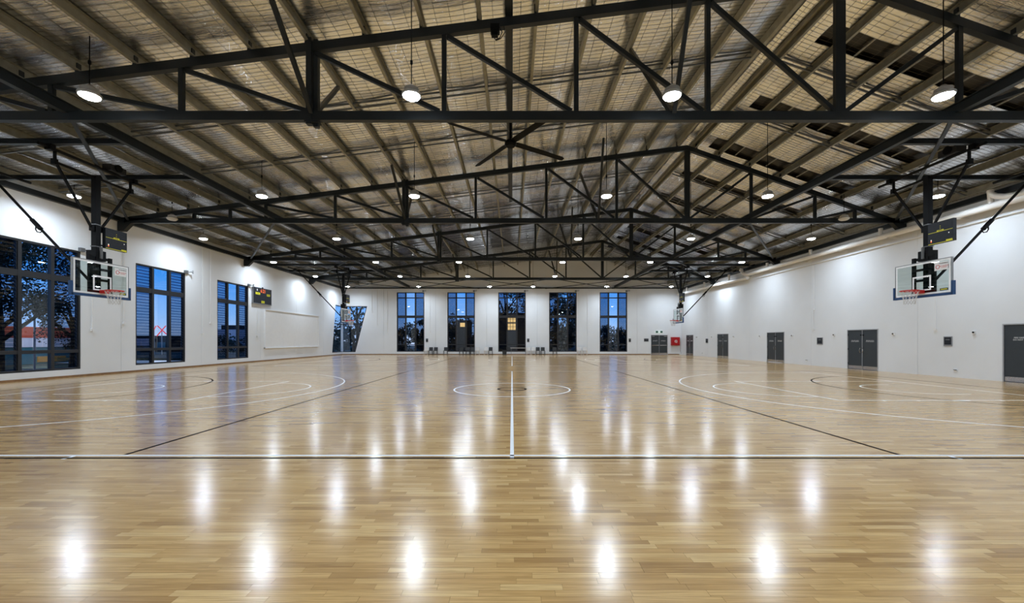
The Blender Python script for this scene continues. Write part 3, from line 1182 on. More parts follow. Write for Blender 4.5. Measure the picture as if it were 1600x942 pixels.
# ------------------------------------------------------------------ high bay lights
def high_bay(lab, x, y, lit=True):
    z = 6.92
    l = thing('high_bay_light', lab, 'lamp', (x, y, z), group='high bay lamps')
    MB().lathe([(.195, .0), (.21, .02), (.21, .05), (.16, .09), (.16, .16), (.09, .2), (.05, .24)], (x, y, z), 24).build('housing', M['pale'] if lit else M['lensoff'], l, smooth='auto')
    MB().lathe([(.185, .0), (.175, -.02), (.14, -.04), (.08, -.052), (.01, -.055)], (x, y, z), 24).build('lens', M['lens'] if lit else M['lensoff'], l, smooth='auto')
    ztop = ztc(x) + .06
    MB().tube([(x, y, z + .23), (x, y, ztop)], .011, 6).build('suspension_cable', M['black'], l)
    MB().lathe([(.012, -.06), (.03, -.03), (.03, .03), (.012, .06)], (x, y, z + .75), 8).build('cable_grip', M['black'], l)
    return l


ROWS = [(2.9, [-16.45, -9.4, -2.23, 3.55, 9.57, 16.1]),
        (9.3, [-16.45, -9.37, -2.23, 3.55, 9.57, 16.1]),
        (15.75, [-16.45, -9.4, -3.67, 3.55, 9.6, 16.0]),
        (22.35, [-16.45, -9.35, -2.23, 3.52, 9.54, 15.95]),
        (29.0, [-16.5, -9.43, -3.67, 3.5, 9.56, 15.9]),
        (35.4, [-16.6, -9.46, -3.73, 3.62, 9.62, 16.5]),
        (42.1, [-16.5, -9.38, -2.25, 2.12, 9.51, 16.0])]
RN = ['row above the camera', 'front row', 'second row', 'third row', 'fourth row', 'fifth row', 'back row']
CN = ['leftmost', 'second from the left', 'third from the left', 'third from the right', 'second from the right', 'rightmost']
proto = None
ld = bpy.data.lights.new('high_bay_beam', 'AREA')
ld.shape = 'DISK'
ld.size = .34
ld.spread = R(LAMP_SPREAD)
ld.energy = LAMP_W
ld.color = LAMP_COL
for ri, (ry, xs_) in enumerate(ROWS):
    for ci, x in enumerate(xs_):
        l = high_bay('lit round high bay lamp, %s in the %s' % (CN[ci], RN[ri]), x, ry)
        lo = bpy.data.objects.new('high_bay_beam', ld)
        COL.objects.link(lo)
        lo.parent = l
        lo.location = (0, 0, -.062)
high_bay('unlit white high bay lamp by the left end of the second truss', -15.2, 18.75, False)
high_bay('unlit white high bay lamp by the right end of the second truss', 14.85, 18.75, False)

# ------------------------------------------------------------------ basketball hoops
def hoop(s, cy, lab, cat_lab, m_off):
    X = 13.0
    root = thing('basketball_hoop', lab, 'hoop', (s * X, cy, 6.9), group='ceiling hung basketball hoops')

    def P(b, name, mat, par=None, smooth=False):
        if s < 0:
            b.mirror_x()
        return b.build(name, M[mat], par or root, smooth=smooth)
    # suspension
    P(MB().tube([(X, cy - 1.6, 6.93), (X, cy + 1.75, 6.93)], .045, 8), 'hanger_pipe', 'black', smooth='auto')
    for y in (cy - 1.3, cy + 1.3):
        P(MB().box(X - .09, X + .09, y - .07, y + .07, 6.86, 7.02), 'beam_clamp', 'black')
    P(MB().tube([(X, cy - 1.22, 6.58), (X, cy + 1.22, 6.58)], .04, 8), 'spreader_pipe', 'black', smooth='auto')
    for e in (-1, 1):
        P(MB().bar((X, cy + e * 1.18, 6.6), (X, cy + e * 1.18, 6.92), .05, .06), 'hanger_link', 'black')
        P(MB().box(X - .06, X + .06, cy + e * 1.14, cy + e * 1.24, 6.5, 6.66), 'link_joint', 'black')
        P(MB().bar((X, cy + e * 1.12, 6.52), (X, cy + e * .13, 4.98), .055, .055), 'mast_brace', 'black')
        P(MB().box(X - .05, X + .05, cy + e * .1, cy + e * .17, 4.9, 5.06), 'brace_lug', 'black')
    P(MB().box(X - .075, X + .075, cy - .08, cy + .08, 2.98, 6.62), 'mast', 'black')
    for z in (4.42, 5.1):
        P(MB().box(X - .09, X + .09, cy - .095, cy + .095, z, z + .025), 'mast_collar', 'grey')
    # winch
    wy = cy + m_off
    b = MB().box(X - .16, X + .12, wy - .3, wy + .12, 6.96, 7.16)
    b.box(X - .1, X + .14, wy + .12, wy + .3, 7.0, 7.2)
    mo = P(b, 'winch_motor', 'blackplastic')
    P(MB().tube([(X - .2, wy - .05, 7.1), (X + .18, wy - .05, 7.1)], .12, 14), 'winch_drum', 'black', mo, 'auto')
    # offset arms to the frame behind the board
    XB = 12.8
    b = MB()
    b.box(XB + .06, X - .1, cy - .34, cy + .34, 4.02, 4.1)
    b.box(X - .16, X + .15, cy - .16, cy + .16, 3.98, 4.3)
    P(b, 'adjuster_head', 'black')
    P(MB().tube([(X - .18, cy - .02, 4.05), (X - .18, cy - .02, 4.4)], .04, 8), 'adjuster_screw', 'grey', smooth='auto')
    for e in (-1, 1):
        P(MB().box(XB + .04, XB + .1, cy + e * .27, cy + e * .37, 2.98, 4.12), 'frame_post', 'black')
    for z in (3.68, 3.35, 2.98):
        P(MB().box(XB + .04, XB + .1, cy - .27, cy + .27, z, z + .07), 'frame_rail', 'black')
    P(MB().box(XB + .045, XB + .095, cy - .8, cy + .8, 2.93, 2.98), 'frame_rail', 'black')
    # board
    g = P(MB().box(XB, XB + .014, cy - .88, cy + .88, 2.92, 3.93), 'backboard_glass', 'board')
    b = MB()
    for (y0, y1, z0, z1) in ((-.9, .9, 3.93, 3.95), (-.9, .9, 2.9, 2.92), (-.9, -.88, 2.92, 3.93), (.88, .9, 2.92, 3.93)):
        b.box(XB - .005, XB + .05, cy + y0, cy + y1, z0, z1)
    P(b, 'backboard_frame', 'alu')
    b = MB()
    x0, x1 = XB - .003, XB - .0005
    for (y0, y1, z0, z1) in ((-.87, .87, 3.875, 3.925), (-.87, .87, 2.925, 2.975), (-.87, -.82, 2.975, 3.875), (.82, .87, 2.975, 3.875),
                             (-.295, .295, 3.46, 3.51), (-.295, .295, 3.05, 3.09), (-.295, -.245, 3.09, 3.46), (.245, .295, 3.09, 3.46)):
        b.box(x0, x1, cy + y0, cy + y1, z0, z1)
    P(b, 'backboard_marking', 'linew', g)
    e = 1 if s < 0 else -1
    lb = P(MB().box(XB - .0035, XB - .0005, cy + e * .40, cy + e * .80, 3.60, 3.85), 'warning_label', 'white', g)
    rot = (R(90), 0, R(90) if s < 0 else R(-90))
    P(MB().ring((XB - .004, cy + e * .50, 3.71), .055, .008, 20, 6, 'x'), 'warning_symbol', 'red', g)
    text('warning_text', 'WARNING', .055, (s * (XB - .005), cy + e * .67, 3.80), rot, M['black'], g)
    text('warning_text', 'NO HANGING\nON RING', .04, (s * (XB - .005), cy + e * .68, 3.70), rot, M['red'], g)
    P(MB().box(XB - .0035, XB - .0005, cy - e * .8 if s > 0 and False else cy + e * .56, cy + e * .80, 2.99, 3.06), 'maker_label', 'blackplastic', g)
    P(MB().box(XB - .0045, XB - .0035, cy + e * .59, cy + e * .77, 3.012, 3.036), 'label_stripe', 'yellow', g)
    # padding
    b = MB()
    b.box(XB - .025, XB + .06, cy - .93, cy + .93, 2.84, 2.91)
    b.box(XB - .025, XB + .06, cy - .955, cy - .9, 2.84, 3.25)
    b.box(XB - .025, XB + .06, cy + .9, cy + .955, 2.84, 3.25)
    P(b, 'edge_padding', 'navy')
    # rim, net
    RXc = XB - .375
    b = MB().ring((RXc, cy, 3.05), .228, .017, 32, 8)
    rm = P(b, 'rim', 'red', smooth=True)
    b = MB().box(XB - .16, XB - .004, cy - .1, cy + .1, 2.97, 3.07)
    b.prism([(RXc + .16, 3.04), (XB - .15, 3.04), (XB - .15, 2.98)], 'y', cy - .09, cy - .07)
    b.prism([(RXc + .16, 3.04), (XB - .15, 3.04), (XB - .15, 2.98)], 'y', cy + .07, cy + .09)
    P(b, 'rim_bracket', 'red', rm)
    b = MB()
    N, LV = 12, 6
    prof = [(.225, 3.04), (.205, 2.97), (.18, 2.90), (.16, 2.83), (.145, 2.76), (.14, 2.69), (.14, 2.63)]
    for k in range(N):
        for d in (-1, 1):
            pts = []
            for l in range(LV + 1):
                t = 2 * math.pi * (k + d * .5 * l) / N
                pts.append((RXc + prof[l][0] * math.cos(t), cy + prof[l][0] * math.sin(t), prof[l][1]))
            b.tube(pts, .0055, 4, False)
    P(b, 'net', 'net', rm)
    # back stay
    A, B = Vector((13.12, cy, 3.28)), Vector((16.6, cy, 6.98))
    P(MB().tube([A, B], .038, 8), 'back_stay', 'black', smooth='auto')
    mid = A.lerp(B, .5)
    d = (B - A).normalized()
    st = P(MB().tube([mid - d * .2, mid + d * .2], .065, 8), 'stay_joint', 'black', smooth='auto')
    P(MB().tube([mid + Vector((.02, 0, -.03)), mid + Vector((-.03, -.05, -.17)), mid + Vector((-.09, -.06, -.25)), mid + Vector((-.19, -.06, -.27)), mid + Vector((-.22, -.04, -.22)), mid + Vector((-.17, 0, -.17))], .016, 6), 'safety_strap', 'black', st, True)
    P(MB().tube([(16.6, cy - 1.25, 6.93), (16.6, cy + 1.35, 6.93)], .045, 8), 'stay_hinge_pipe', 'black', smooth='auto')
    for y in (cy - .25, cy + .25):
        P(MB().box(16.5, 16.7, y - .06, y + .06, 6.84, 7.02), 'hinge_clamp', 'black')
    return root


HL = [(-1, 0, 'near left'), (1, 0, 'near right'), (-1, 1, 'far left'), (1, 1, 'far right')]
for s, ci, nm in HL:
    cy = COURT_Y[ci] + .13
    hoop(s, cy, {'near left': 'large near basketball hoop hung beside the nearest left window',
                 'near right': 'large near basketball hoop hung before the right wall',
                 'far left': 'small far basketball hoop hung in front of the slanting corner window',
                 'far right': 'small far basketball hoop hung above the red cabinet and exit door'}[nm], nm, .62 if s < 0 else -.7)
    for e, w in ((-1, 'front'), (1, 'rear')):
        y = cy + e * 1.3
        b = MB().box(s * 10.95, s * 17.98, y - .06, y + .06, 7.02, 7.04)
        b.box(s * 10.95, s * 17.98, y - .06, y + .06, 7.15, 7.17)
        b.box(s * 10.95, s * 17.98, y - .012, y + .012, 7.04, 7.15)
        o = b.build('hoop_support_beam', M['steel'], loc=(s * 14.4, y, 7.02))
        tag(o, '%s dark steel beam carrying the %s basketball hoop' % (w, nm), 'beam', 'hoop support beams')
    # shot clock beside the mast
    y0 = cy + .16 if s < 0 else cy - .88
    y1 = y0 + .74
    xf = 12.86
    c = thing('shot_clock', 'black shot clock with yellow stripes on the mast of the %s hoop' % nm, 'clock', (s * xf, y0, 4.45), group='shot clocks')

    def P(b, name, mat, par):
        if s < 0:
            b.mirror_x()
        return b.build(name, M[mat], par)
    bx = P(MB().box(xf, xf + .1, y0, y1, 4.43, 5.08), 'case', 'cork', c)
    b = MB().box(xf - .002, xf, y0 + .01, y1 - .01, 4.775, 4.79)
    b.box(xf - .002, xf, y0 + .01, y1 - .01, 4.435, 4.452)
    b.box(xf - .003, xf, (y0 + y1) / 2 - .1, (y0 + y1) / 2 + .1, 4.78, 4.83)
    yy = y1 - .2 if s < 0 else y0 + .02
    b.box(xf - .003, xf, yy, yy + .18, 4.45, 4.495)
    b.box(xf - .003, xf, (y0 + y1) / 2 - .008, (y0 + y1) / 2 + .008, 4.87, 4.89)
    b.box(xf - .003, xf, (y0 + y1) / 2 - .008, (y0 + y1) / 2 + .008, 4.93, 4.95)
    P(b, 'yellow_marking', 'yellow', bx)
    rot = (R(90), 0, R(90) if s < 0 else R(-90))
    P(MB().box(xf - .004, xf - .003, (y0 + y1) / 2 - .06, (y0 + y1) / 2 + .06, 4.798, 4.812), 'label_dash', 'black', bx)
    yl = y0 + .1 if s < 0 else y1 - .1
    yr = y1 - .1 if s < 0 else y0 + .12
    P(MB().box(xf - .003, xf, yl - .015, yl + .015, 4.54, 4.58), 'warning_light', 'ledwhite', bx)
    P(MB().box(xf - .003, xf, yl - .015, yl + .015, 4.50, 4.54), 'warning_light', 'ledred', bx)
    P(MB().box(xf - .003, xf, yr - .012, yr + .012, 4.67, 4.70), 'status_light', 'ledwhite', bx)
    b = MB()
    ym = y0 if s < 0 else y1
    for z in (4.5, 5.0):
        b.bar((xf + .12, cy + (.1 if s < 0 else -.1), z), (xf + .07, ym + (.1 if s < 0 else -.1), z), .04, .04)
    P(b, 'mounting_arm', 'black', c)

# ------------------------------------------------------------------ scoreboard, rebound panel on the left wall
SX = -XW + .13
sb = thing('scoreboard', 'black digital scoreboard with orange digits high on the left wall', 'scoreboard', (-XW, 29.0, 4.1))
cs = MB().box(-XW + .02, SX, 29.0, 31.15, 4.13, 5.24).build('case', M['cork'], sb)
MB().box(-XW, SX + .01, 28.98, 31.17, 4.08, 4.13).build('bottom_rail', M['alu'], sb)
MB().box(-XW + .02, SX - .01, 28.975, 29.0, 4.13, 5.24).build('side_panel', M['alu'], sb)
LR = (R(90), 0, R(90))
text('clock_digits', '6:21', .36, (SX + .004, 30.1, 5.02), LR, M['ledred'], cs)
for (yy, zz, w, h, tx) in ((29.48, 4.82, .26, .075, 'HOME'), (30.75, 4.80, .2, .075, 'AWAY'), (30.08, 4.26, .2, .08, 'PERIOD')):
    lb = MB().box(SX, SX + .003, yy - w, yy + w, zz - h, zz + h).build('yellow_label', M['yellow'], cs)
    text('label_lettering', tx, .12, (SX + .004, yy, zz), LR, M['black'], cs)
MB().box(SX, SX + .003, 29.36, 29.46, 5.0, 5.13).build('white_label', M['white'], cs)
MB().tube([(-XW + .06, 30.15, 5.24), (-XW + .06, 30.15, 5.32)], .05, 8).build('siren', M['black'], sb)

rb = thing('rebound_panel', 'big white rebound board mounted on the left wall past the scoreboard', 'wall panel', (-XW, 34.6, .95))
MB().box(-XW, -XW + .06, 30.45, 38.85, .98, 3.72).build('board', M['white'], rb)
b = MB().box(-XW, -XW + .11, 30.4, 38.9, 3.72, 3.79)
b.box(-XW, -XW + .11, 30.4, 30.47, .93, 3.72)
b.box(-XW, -XW + .11, 38.83, 38.9, .93, 3.72)
b.box(-XW, -XW + .13, 30.4, 38.9, .92, .98)
b.build('edge_frame', M['white'], rb)

# ------------------------------------------------------------------ conduits on walls
def conduit(lab, pts, r=.02, plate=None, f=None):
    c = thing('wall_conduit', lab, 'conduit', pts[-1], group='white wall conduits')
    MB().tube(pts, r, 6).build('pipe', M['white'], c, smooth='auto')
    if plate:
        p = plate
        MB().box(*p).build('box', M['white'], c)


for y, z0, nm in ((17.95, 2.0, 'left of the second window'), (19.42, 2.35, 'just left of the second window frame'), (24.35, 1.95, 'right of the second window'), (25.0, 2.6, 'left of the third window'),
                  (29.6, 1.85, 'below the scoreboard')):
    zt = 6.9 if z0 != 1.85 else 4.05
    conduit('thin white conduit on the left wall, ' + nm, [(-XW + .025, y, zt), (-XW + .025, y, z0)], .018, (-XW, -XW + .07, y - .06, y + .06, z0 - .1, z0))
for y, z0, nm in ((24.95, 3.4, 'between the second and third hoop stays'), (17.8, 2.0, 'behind the near hoop'), (25.0, 2.2, 'low beside the joint')):
    zt = 6.0 if z0 != 2.2 else 3.35
    conduit('thin white conduit on the right wall, ' + nm, [(XW - .025, y, zt), (XW - .025, y, z0)], .018, (XW - .06, XW, y - .05, y + .05, z0 - .08, z0))
for x, z0, nm in ((-14.85, 4.6, 'left end of the far wall'), (-14.3, 3.2, 'beside the corner window'), (-13.2, 2.2, 'left of the leftmost far window'), (-8.7, 2.5, 'between the first two far windows'), (8.0, 3.0, 'left of the rightmost far window')):
    conduit('thin white conduit on the far wall, ' + nm, [(x, YF - .025, 6.95), (x, YF - .025, z0)], .018, (x - .05, x + .05, YF - .06, YF, z0 - .1, z0))

# ------------------------------------------------------------------ drain pipes along the right wall
PXc, PZ = 17.6, 6.45
dp = thing('drain_pipe', 'long white collector pipe along the top of the right wall, nearer length', 'pipe', (PXc, 15, PZ), group='white roof drain pipes')
bend = [(PXc, 31.2 + .9 * math.sin(R(a)), PZ + .45 * (1 - math.cos(R(a)))) for a in range(0, 91, 15)]
MB().tube([(PXc, YB, PZ - .05), (PXc, 15, PZ - .02)] + [(PXc, 30, PZ)] + bend + [(PXc - .1, 32.2, 6.95)], .13, 14).build('pipe', M['whitepipe'], dp, smooth='auto')
for y in (15.4, 20.0, 24.7, 28.9):
    MB().tube([(PXc - .0, y, PZ + .05), (PXc - .0, y + .02, 6.85)], .09, 10).build('dropper', M['whitepipe'], dp, smooth='auto')
dp2 = thing('drain_pipe', 'white collector pipe along the top of the right wall, farther length', 'pipe', (PXc, 38, PZ - .1), group='white roof drain pipes')
MB().tube([(PXc + .05, 31.4, PZ - .25), (PXc, 36, PZ - .15), (PXc, YF - .1, PZ - .1)], .13, 14).build('pipe', M['whitepipe'], dp2, smooth='auto')
for y in (34.0, 38.35, 42.2):
    MB().tube([(PXc, y, PZ - .1), (PXc, y + .02, 6.85)], .09, 10).build('dropper', M['whitepipe'], dp2, smooth='auto')
for i in range(14):
    y = 4.5 + i * 3.0
    par = dp if y < 31 else dp2
    MB().bar((PXc - .16, y, PZ - .16), (17.98, y, PZ - .16), .03, .03).build('bracket', M['whitepipe'], par)
# white tube standing in for the lit strip between the collector's shadows
o = MB().tube([(17.93, YB, 6.05), (17.93, 31, 6.05)], .022, 8).build('lit_strip_tube', M['white'], smooth='auto', loc=(17.93, 15, 6.05))
tag(o, 'thin white tube standing for the lit strip between shadows below the collector pipe on the right wall', 'conduit')
# bent dropper nearest the camera
bn = [(17.45, 15.3, 6.98), (17.45, 15.28, 6.85), (17.48, 15.15, 6.72), (17.5, 14.9, 6.62), (17.52, 14.6, 6.58), (17.55, 14.1, 6.52), (17.58, 13.4, 6.47)]
o = MB().tube(bn, .1, 12).build('bent_drain_pipe', M['whitepipe'], smooth='auto', loc=bn[-1])
tag(o, 'white bent pipe elbow dropping from the roof behind the near right stay', 'pipe')

# ------------------------------------------------------------------ small fixtures
def sensor(f, u, z, lab):
    t = thing('window_opener', lab, 'fixture', f(u, 0, z), group='grey window openers')
    wbox(MB(), f, u - .09, u + .09, 0, .12, z - .08, z + .08).build('body', M['grey'], t)
    p, q = f(u + .06, .06, z), f(u + .32, .2, z + .03)
    MB().bar(p, q, .04, .04).build('arm', M['grey'], t)
    p, q = f(u + .3, .2, z - .05), f(u + .3, .2, z + .12)
    MB().bar(p, q, .05, .05).build('hook', M['pale'], t)


for (a0, a1), nm in zip(LEFT_WIN, ('nearest', 'second', 'third')):
    sensor(fl, a1 - .02, LW1 + .06, 'grey opener arm at the top corner of the %s left window' % nm)
for (a0, a1), nm in zip(FAR_WIN, ('first', 'second', 'third', 'fourth', 'fifth')):
    sensor(ff, a1 - .1, FW1 + .12, 'grey opener arm above the %s far window from the left' % nm)


def notice(f, u, z, w, h, lab):
    t = thing('notice_panel', lab, 'notice', f(u, 0, z), group='small dark wall notices')
    wbox(MB(), f, u - w / 2, u + w / 2, 0, .02, z - h / 2, z + h / 2).build('frame', M['alu'], t)
    wbox(MB(), f, u - w / 2 + .035, u + w / 2 - .035, .02, .026, z - h / 2 + .06, z + h / 2 - .035).build('face', M['cork'], t)
    wbox(MB(), f, u - w / 4, u + w / 4, .026, .028, z + h * .12, z + h * .22).build('heading', M['grey'], t)


notice(fr, 17.3, 1.47, .34, .40, 'nearest dark framed notice on the right wall, above a socket')
notice(fr, 24.5, 1.47, .46, .42, 'second dark framed notice on the right wall, between double doors')
notice(fr, 38.7, 1.47, .46, .42, 'farthest dark framed notice on the right wall')
notice(ff, -9.02, 1.52, .26, .40, 'dark notice on the far wall right of the leftmost window')
notice(ff, 1.72, 1.52, .26, .40, 'dark notice on the far wall right of the middle window')
notice(ff, 12.5, 1.52, .26, .40, 'dark notice on the far wall right of the rightmost window')
notice(ff, 14.25, 1.55, .5, .34, 'pale framed notice on the far wall beside the exit door')
for y, nm in ((16.3, 'by the wide door at the picture edge'), (19.75, 'on the near side of the nearest double door'), (23.4, 'on the far side of the nearest double door'),
              (26.9, 'on the near side of the second double door'), (30.4, 'on the far side of the second double door'), (34.0, 'on the near side of the third double door'), (37.7, 'on the far side of the third double door'),
              (40.8, 'on the near side of the last double door')):
    t = thing('door_holder', 'small magnetic door holder ' + nm, 'fixture', (XW, y, 1.82), group='magnetic door holders')
    MB().box(XW - .06, XW, y - .05, y + .05, 1.74, 1.88).build('base', M['white'], t)
    MB().tube([(XW - .06, y, 1.82), (XW - .085, y, 1.82)], .032, 12).build('magnet', M['black'], t)
for y, nm in ((17.0, 'below the nearest notice'), (25.6, 'past the nearest double door'), (39.6, 'near the far end')):
    t = thing('power_socket', 'white power socket low on the right wall, ' + nm, 'socket', (XW, y, .28), group='white power sockets')
    MB().box(XW - .02, XW, y - .07, y + .07, .24, .33).build('plate', M['white'], t)
    MB().box(XW - .05, XW - .02, y - .06, y + .06, .30, .325).build('switch', M['grey'], t)

# exit sign, fire hose cabinet
ex = thing('exit_sign', 'lit white exit sign with green pictograms above the far exit door', 'sign', (15.6, YF, 2.28))
MB().box(15.2, 16.0, YF - .07, YF, 2.28, 2.55).build('case', M['signwhite'], ex)
for x in (15.36, 15.84):
    MB().box(x - .12, x + .12, YF - .075, YF - .07, 2.31, 2.52).build('pictogram', M['signgreen'], ex)
cab = thing('fire_hose_cabinet', 'red fire hose cabinet on the far wall right of the exit door', 'cabinet', (17.28, YF, .95))
MB().box(16.84, 17.72, YF - .25, YF, .98, 1.86).build('body', M['redbox'], cab)
dr = MB().box(16.87, 17.69, YF - .265, YF - .25, 1.01, 1.83).build('door', M['redbox'], cab)
b = MB().ring((17.3, YF - .268, 1.42), .13, .022, 20, 6, 'y').ring((17.3, YF - .268, 1.42), .06, .018, 16, 6, 'y')
b.bar((17.3, YF - .268, 1.28), (17.45, YF - .268, 1.28), .02, .03)
b.build('hose_symbol', M['white'], dr)
o = MB().tube([(17.86, YF - .03, 1.75), (17.86, YF - .03, .5), (17.97, YF - .03, .1)], .012, 6).build('red_cabinet_pipe', M['grey'], loc=(17.86, YF - .03, .1))
tag(o, 'thin grey pipe on the wall right of the red cabinet', 'pipe')

# little box hanging below the nearest truss
jb = thing('junction_box', 'small black box with looped cables under the top of the nearest truss', 'fixture', (-.4, 10.2, 9.0))
MB().box(-.52, -.3, 10.12, 10.28, 8.98, 9.16).box(-.5, -.34, 10.14, 10.26, 8.9, 8.98).build('body', M['black'], jb)
pts = [(-.3 - .14 * (1 - math.cos(R(a))) + .02, 10.2, 8.93 + .17 * math.sin(R(a)) * -1) for a in range(0, 181, 20)]
MB().tube([(-.3, 10.2, 9.12), (-.24, 10.2, 9.0), (-.3, 10.2, 8.86), (-.4, 10.2, 8.82), (-.45, 10.2, 8.9)], .012, 6).build('cable', M['black'], jb, smooth=True)
MB().tube([(-.2, 10.2, 9.15), (-.17, 10.2, 9.0), (-.28, 10.2, 8.84), (-.4, 10.2, 8.8)], .01, 6).build('cable', M['black'], jb, smooth=True)

# ------------------------------------------------------------------ chairs along the far wall
def make_chair(lab, mat, loc, grp):
    c = thing('stacking_chair', lab, 'chair', loc, group=grp)
    x, y, z = loc
    b = MB().prism([(-.21, .43), (.22, .41), (.22, .44), (-.21, .46)], 'x', x - .2, x + .2)
    b.v = [(px, py + y, pz) for px, py, pz in b.v]
    b.build('seat', M[mat], c)
    b = MB().prism([(.20, .43), (.23, .43), (.30, .80), (.27, .80)], 'x', x - .2, x + .2)
    b.v = [(px, py + y, pz) for px, py, pz in b.v]
    b.build('backrest', M[mat], c)
    for sx_ in (-1, 1):
        MB().tube([(x + sx_ * .18, y - .18, .44), (x + sx_ * .195, y - .22, 0)], [.026, .018], 8).build('leg', M[mat], c)
        MB().tube([(x + sx_ * .18, y + .18, .44), (x + sx_ * .195, y + .25, 0)], [.026, .018], 8).build('leg', M[mat], c)
    return c


CS = 655.0


def cx(px, y=43.95):
    return (px - 800) * y / CS


CH = [(665.5, 'w', 'white chair right of the leftmost far window'), (672.8, 'b', 'black chair beside a white one, right of the leftmost far window'),
      (680.4, 'b', 'black chair alone on the wall between the first two far windows'), (696.2, 'b', 'black chair at the left edge of the second far window'),
      (720.8, 'b', 'black chair in front of the middle of the second far window'), (731.0, 'b', 'left one of two black chairs at the right of the second far window'),
      (738.0, 'b', 'right one of two black chairs at the right of the second far window'), (746.0, 'w', 'white chair right of the second far window'),
      (759.5, 'w', 'white chair paired with a black one left of the middle window'), (766.5, 'b', 'black chair left of the middle far window'),
      (826.0, 'w', 'first white chair right of the middle far window'), (833.6, 'w', 'second white chair right of the middle far window'),
      (840.6, 'b', 'left one of two black chairs before the fourth far window'), (848.4, 'b', 'right one of two black chairs before the fourth far window'),
      (867.0, 'b', 'black chair in front of the fourth far window'), (905.2, 'w', 'first white chair right of the fourth far window'),
      (914.2, 'w', 'second white chair right of the fourth far window')]
protos = {}
for px, k, lab in CH:
    y = 43.95
    pos = (cx(px, y), y, 0)
    full = lab.replace('chair', 'plastic stacking chair', 1)
    if k not in protos:
        protos[k] = make_chair(full, 'blackplastic' if k == 'b' else 'whiteplastic', pos, 'chairs along the far wall')
    else:
        dup(protos[k], pos, full)
bn_ = thing('waste_bin', 'low black bin on the floor at the left of the middle far window', 'bin', (cx(788.3), 43.95, 0))
MB().prism([(-.2, 0), (.2, 0), (.24, .5), (-.24, .5)], 'y', 43.75, 44.15).build('body', M['blackplastic'], bn_)
bn_.children[0].data.transform(Matrix.Translation((cx(788.3) , 0, 0)))
MB().box(cx(788.3) - .26, cx(788.3) + .26, 43.73, 44.17, .5, .53).build('lid', M['black'], bn_)
tb = thing('folding_table', 'narrow white topped table before the middle far window', 'table', (cx(808), 43.9, 0))
MB().box(cx(797.5), cx(822.5), 43.7, 44.2, .70, .735).build('tabletop', M['whiteplastic'], tb)
for px in (798.8, 821.2):
    for y in (43.75, 44.15):
        MB().tube([(cx(px), y, 0), (cx(px), y, .7)], .018, 8).build('leg', M['grey'], tb)

# ------------------------------------------------------------------ outside
g = MB().box(-140, 140, YF + 6, 180, -.9, -.6).box(-140, -XW - .5, -20, YF + 6, -1.5, -1.2).box(XW + .5, 140, -20, YF + 6, -1.5, -1.2).build('ground', M['ground'])
tag(g, 'dark ground outside the hall', 'ground', kind='structure')
g = MB().box(-22, 22, YF + .4, YF + 6.5, -.5, -.04).build('path', M['asphalt'])
tag(g, 'pale concrete path outside the far windows', 'path', kind='structure')

rnd = random.Random(3)


def tree(lab, x, y, zb, h, r, mat, n=1500, base=.35, branches=5, leaf=.5):
    t = thing('garden_tree', lab, 'tree', (x, y, zb))
    b = MB().tube([(x, y, zb), (x + .1, y, zb + h * .3), (x - .1, y + .1, zb + h * .75)], [.32, .25, .1], 8)
    for k in range(branches):
        a = 2 * math.pi * k / branches + rnd.random()
        z0 = zb + h * (.25 + .08 * k)
        b.tube([(x, y, z0), (x + r * .4 * math.cos(a), y + r * .4 * math.sin(a), z0 + h * .16), (x + r * .8 * math.cos(a), y + r * .8 * math.sin(a), z0 + h * .26)], [.13, .09, .04], 6)
    b.build('trunk', M['bark'], t, smooth='auto')
    c = MB()
    clumps = []
    for k in range(26):
        a = rnd.random() * 2 * math.pi
        q = math.sqrt(rnd.random())
        zz = rnd.random()
        rr = r * q * (1 - .55 * abs(zz - .4))
        clumps.append((x + rr * math.cos(a), y + rr * math.sin(a), zb + h * (base + (1 - base) * zz), r * (.22 + .16 * rnd.random())))
    for k in range(n):
        cxx, cyy, czz, cr = rnd.choice(clumps)
        v = Vector((rnd.gauss(0, 1), rnd.gauss(0, 1), rnd.gauss(0, .8)))
        v = v.normalized() * cr * (rnd.random() ** .4)
        p = Vector((cxx, cyy, czz)) + v
        u = Vector((rnd.gauss(0, 1), rnd.gauss(0, 1), rnd.gauss(0, 1))).normalized()
        w_ = u.orthogonal().normalized()
        s_ = leaf * (.5 + .6 * rnd.random())
        c.add([p - u * s_ * .5, p + w_ * s_ * .3, p + u * s_ * .5, p - w_ * s_ * .3], [(0, 1, 2, 3)])
    tag(c.build('foliage', M[mat], t, recalc=False), kind='stuff')


def fx_(px, D):
    return (px - 800) * D / CS


tree('tall dark tree filling the middle far window', fx_(790, 68), 68, -.6, 12.0, 5.2, 'leaf', 6500, .12)
tree('tall dark tree in the fourth far window', fx_(868, 65), 65, -.6, 10.2, 4.2, 'leaf', 6500, .12)
tree('mid height dark tree in the second far window', fx_(712, 68), 68, -.6, 5.2, 4.2, 'leaf', 1500, .1)
tree('low dark tree in the leftmost far window', fx_(628, 70), 70, -.6, 4.8, 3.0, 'leaf', 1200, .05)
tree('low round tree at the right of the leftmost far window', fx_(660, 66), 66, -.6, 5.2, 2.2, 'leaf2', 1000, .1)
tree('low bushy tree in the rightmost far window', fx_(945, 78), 78, -.6, 4.3, 3.6, 'leaf', 1300, .05)
tree('slim tree at the right of the rightmost far window', fx_(978, 74), 74, -.6, 4.6, 2.2, 'leaf2', 900, .1)
tree('dark tree behind the corner window', fx_(552, 66), 66, -.6, 5.0, 5.0, 'leaf', 2000, .05)
tree('tall overhanging tree at the top of the corner window', fx_(558, 60), 60, -.6, 9.5, 2.5, 'leaf', 700, .55)
